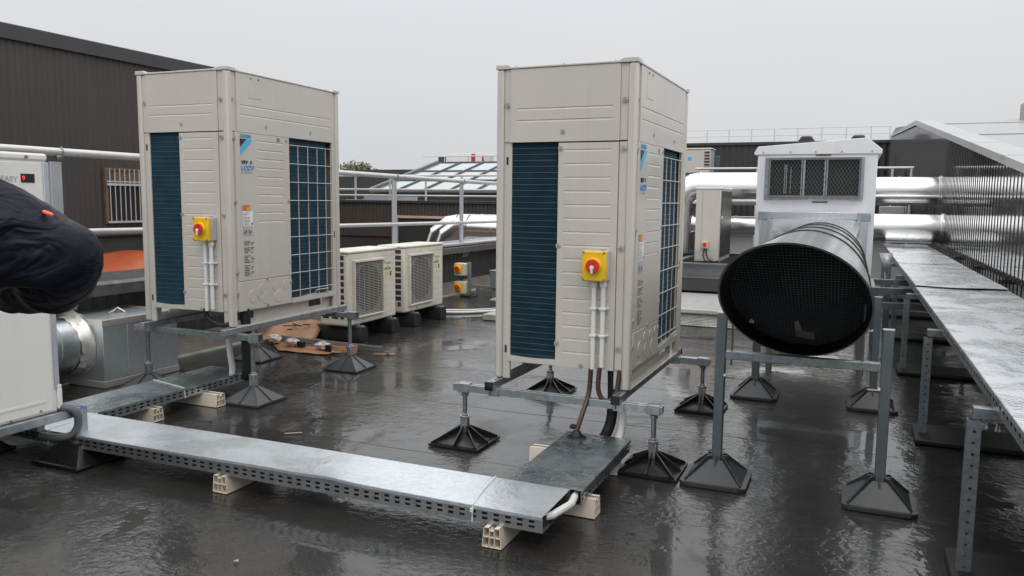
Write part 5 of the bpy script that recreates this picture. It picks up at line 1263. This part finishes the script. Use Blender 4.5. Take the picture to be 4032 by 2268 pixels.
for s_ in (-1, 1):
    V_ = []; a = v_(-1.12+s_*.12,1.09,.10,.052); h = v_(-1.12+s_*.12,1.09,.045,.045); m_ = v_(-1.12+s_*.12,1.18,.04,.045); f = v_(-1.12+s_*.12,1.27,.032,.036)
    skin_mesh('boot', V_, [(0,1),(1,2),(2,3)], M['boot'], t, 2, 1)
# head with face, hair: one surface of rings from the neck to the crown, x = right, y = forward
HP_ = cp_(-1.085, 1.185, 0) - root
prof_ = [(1.40,.056,.056,0), (1.44,.054,.056,.004), (1.475,.053,.058,.012), (1.492,.052,.066,.028), (1.505,.056,.076,.030), (1.525,.062,.084,.024), (1.55,.069,.089,.018), (1.575,.073,.092,.012), (1.60,.075,.094,.008), (1.63,.075,.094,.004), (1.66,.070,.088,0), (1.69,.057,.072,-.002), (1.708,.036,.046,-.003), (1.716,.012,.016,-.003)]
NR = 40
def head_pt(z, rx, ry, cy, a, off=0):
    x, y = (rx+off)*math.cos(a), (ry+off)*math.sin(a)+cy
    fr = math.exp(-((a-PI/2)/.16)**2)
    if not off:
        y += .022*fr*math.exp(-((z-1.568)/.016)**2) + .010*fr*math.exp(-((z-1.592)/.018)**2) + .005*math.exp(-((a-PI/2)/.30)**2)*math.exp(-((z-1.535)/.007)**2)
        for e in (.36, -.36): y -= .007*math.exp(-((a-PI/2-e)/.14)**2)*math.exp(-((z-1.600)/.010)**2)
    return HP_ + RT*x + F_*y + Vector((0,0,z))
rows_ = []
for q in range(len(prof_)-1):
    for k in range(4):
        f_ = k/4; rows_.append(tuple(prof_[q][c]*(1-f_)+prof_[q+1][c]*f_ for c in range(4)))
rows_.append(prof_[-1])
b = MB(); vs = [head_pt(*r_, 2*PI*k/NR) for r_ in rows_ for k in range(NR)]
b.add(vs, [(q*NR+k, q*NR+(k+1) % NR, (q+1)*NR+(k+1) % NR, (q+1)*NR+k) for q in range(len(rows_)-1) for k in range(NR)] + [tuple((len(rows_)-1)*NR+k for k in range(NR))])
for sg in (-1, 1):
    b.tube([HP_+RT*sg*(.071+.010*math.sin(w_))+F_*(.0+.014*math.cos(w_))+Vector((0,0,1.575+.028*math.sin(w_*1.0-.6))) for w_ in [k*.35 for k in range(10)]], .007, 8)
hd_o = b.build('head', M['skin'], t, ang=60); hd_o.modifiers.new('sub','SUBSURF').render_levels = 1
b = MB(); hr = [r_ for r_ in rows_ if r_[0] > 1.52]; n_h = len(hr)
vs = []
for r_ in hr:
    for k in range(NR):
        a = 2*PI*k/NR; back = max(0, -math.sin(a)); vs.append(head_pt(*r_, a, .006+.008*back))
keep = lambda z, a: z > 1.648 or (math.sin(a) < -.05) or (z > 1.60 and math.sin(a) < .25)
b.add(vs, [(q*NR+k, q*NR+(k+1) % NR, (q+1)*NR+(k+1) % NR, (q+1)*NR+k) for q in range(n_h-1) for k in range(NR) if keep(hr[q][0], 2*PI*(k+.5)/NR)])
h_o = b.build('hair', M['hair'], hd_o, ang=60); m_ = h_o.modifiers.new('t','SOLIDIFY'); m_.thickness = .006
for e in (-.031, .031):
    p = HP_+RT*e+F_*.087+Vector((0,0,1.600)); b = MB().cyl(p-F_*.008, p+F_*.006, .010, 14, .006); eo = b.build('eye', M['paper'], hd_o)
    MB().cyl(p+F_*.0055, p+F_*.0072, .0045, 10).build('iris', M['black'], hd_o)
    MB().tube([p-RT*.016+F_*.007+Vector((0,0,.016)), p+F_*.012+Vector((0,0,.020)), p+RT*.016+F_*.007+Vector((0,0,.016))], .003, 6).build('eyebrow', M['hair'], hd_o)
p = HP_+F_*.112+Vector((0,0,1.536)); MB().tube([p-RT*.024-F_*.008, p, p+RT*.024-F_*.008], .0042, 6).build('mouth', paint('lips', (.36,.13,.11), .45), hd_o)
# hands: palm, four fingers, thumb
def hand(wr_, d, nrm, side, name='hand'):
    d = d.normalized(); nrm = nrm.normalized(); sd = d.cross(nrm)*side
    V = [(wr_, .026), (wr_+d*.045, (.040,.018)), (wr_+d*.085, (.042,.016))]; E = [(0,1),(1,2)]
    for k, ln in enumerate((.068,.078,.073,.055)):
        b0 = wr_+d*.09+sd*(.030-.020*k); i0 = len(V)
        V += [(b0, .0095), (b0+d*ln*.45+nrm*.006, .0088), (b0+d*ln*.75+nrm*.022, .0082), (b0+d*ln*.92+nrm*.042, .0072)]
        E += [(2,i0),(i0,i0+1),(i0+1,i0+2),(i0+2,i0+3)]
    i0 = len(V); tb = wr_+d*.035+sd*.034
    V += [(tb, .012), (tb+d*.028+sd*.022, .0105), (tb+d*.055+sd*.026+nrm*.012, .009)]; E += [(1,i0),(i0,i0+1),(i0+1,i0+2)]
    return skin_mesh(name, V, E, M['skin'], t, 2, 0)
hand(cp_(-.905,1.413,1.18), -RT*.8+F_*.45, Vector((0,0,-1)), 1)
hand(cp_(-1.275,1.445,1.08), RT*.4+F_*.8, Vector((0,0,-1)), -1)
# reflective orange band on the upper sleeve
V_ = []; a = v_(-.688,1.170,1.336,(.003,.003)); c_ = v_(-.680,1.170,1.333,(.0035,.0035)); d_ = v_(-.672,1.170,1.330,(.003,.003))
skin_mesh('orange_stripe', V_, [(0,1),(1,2)], M['hivis'], t, 2, 0)
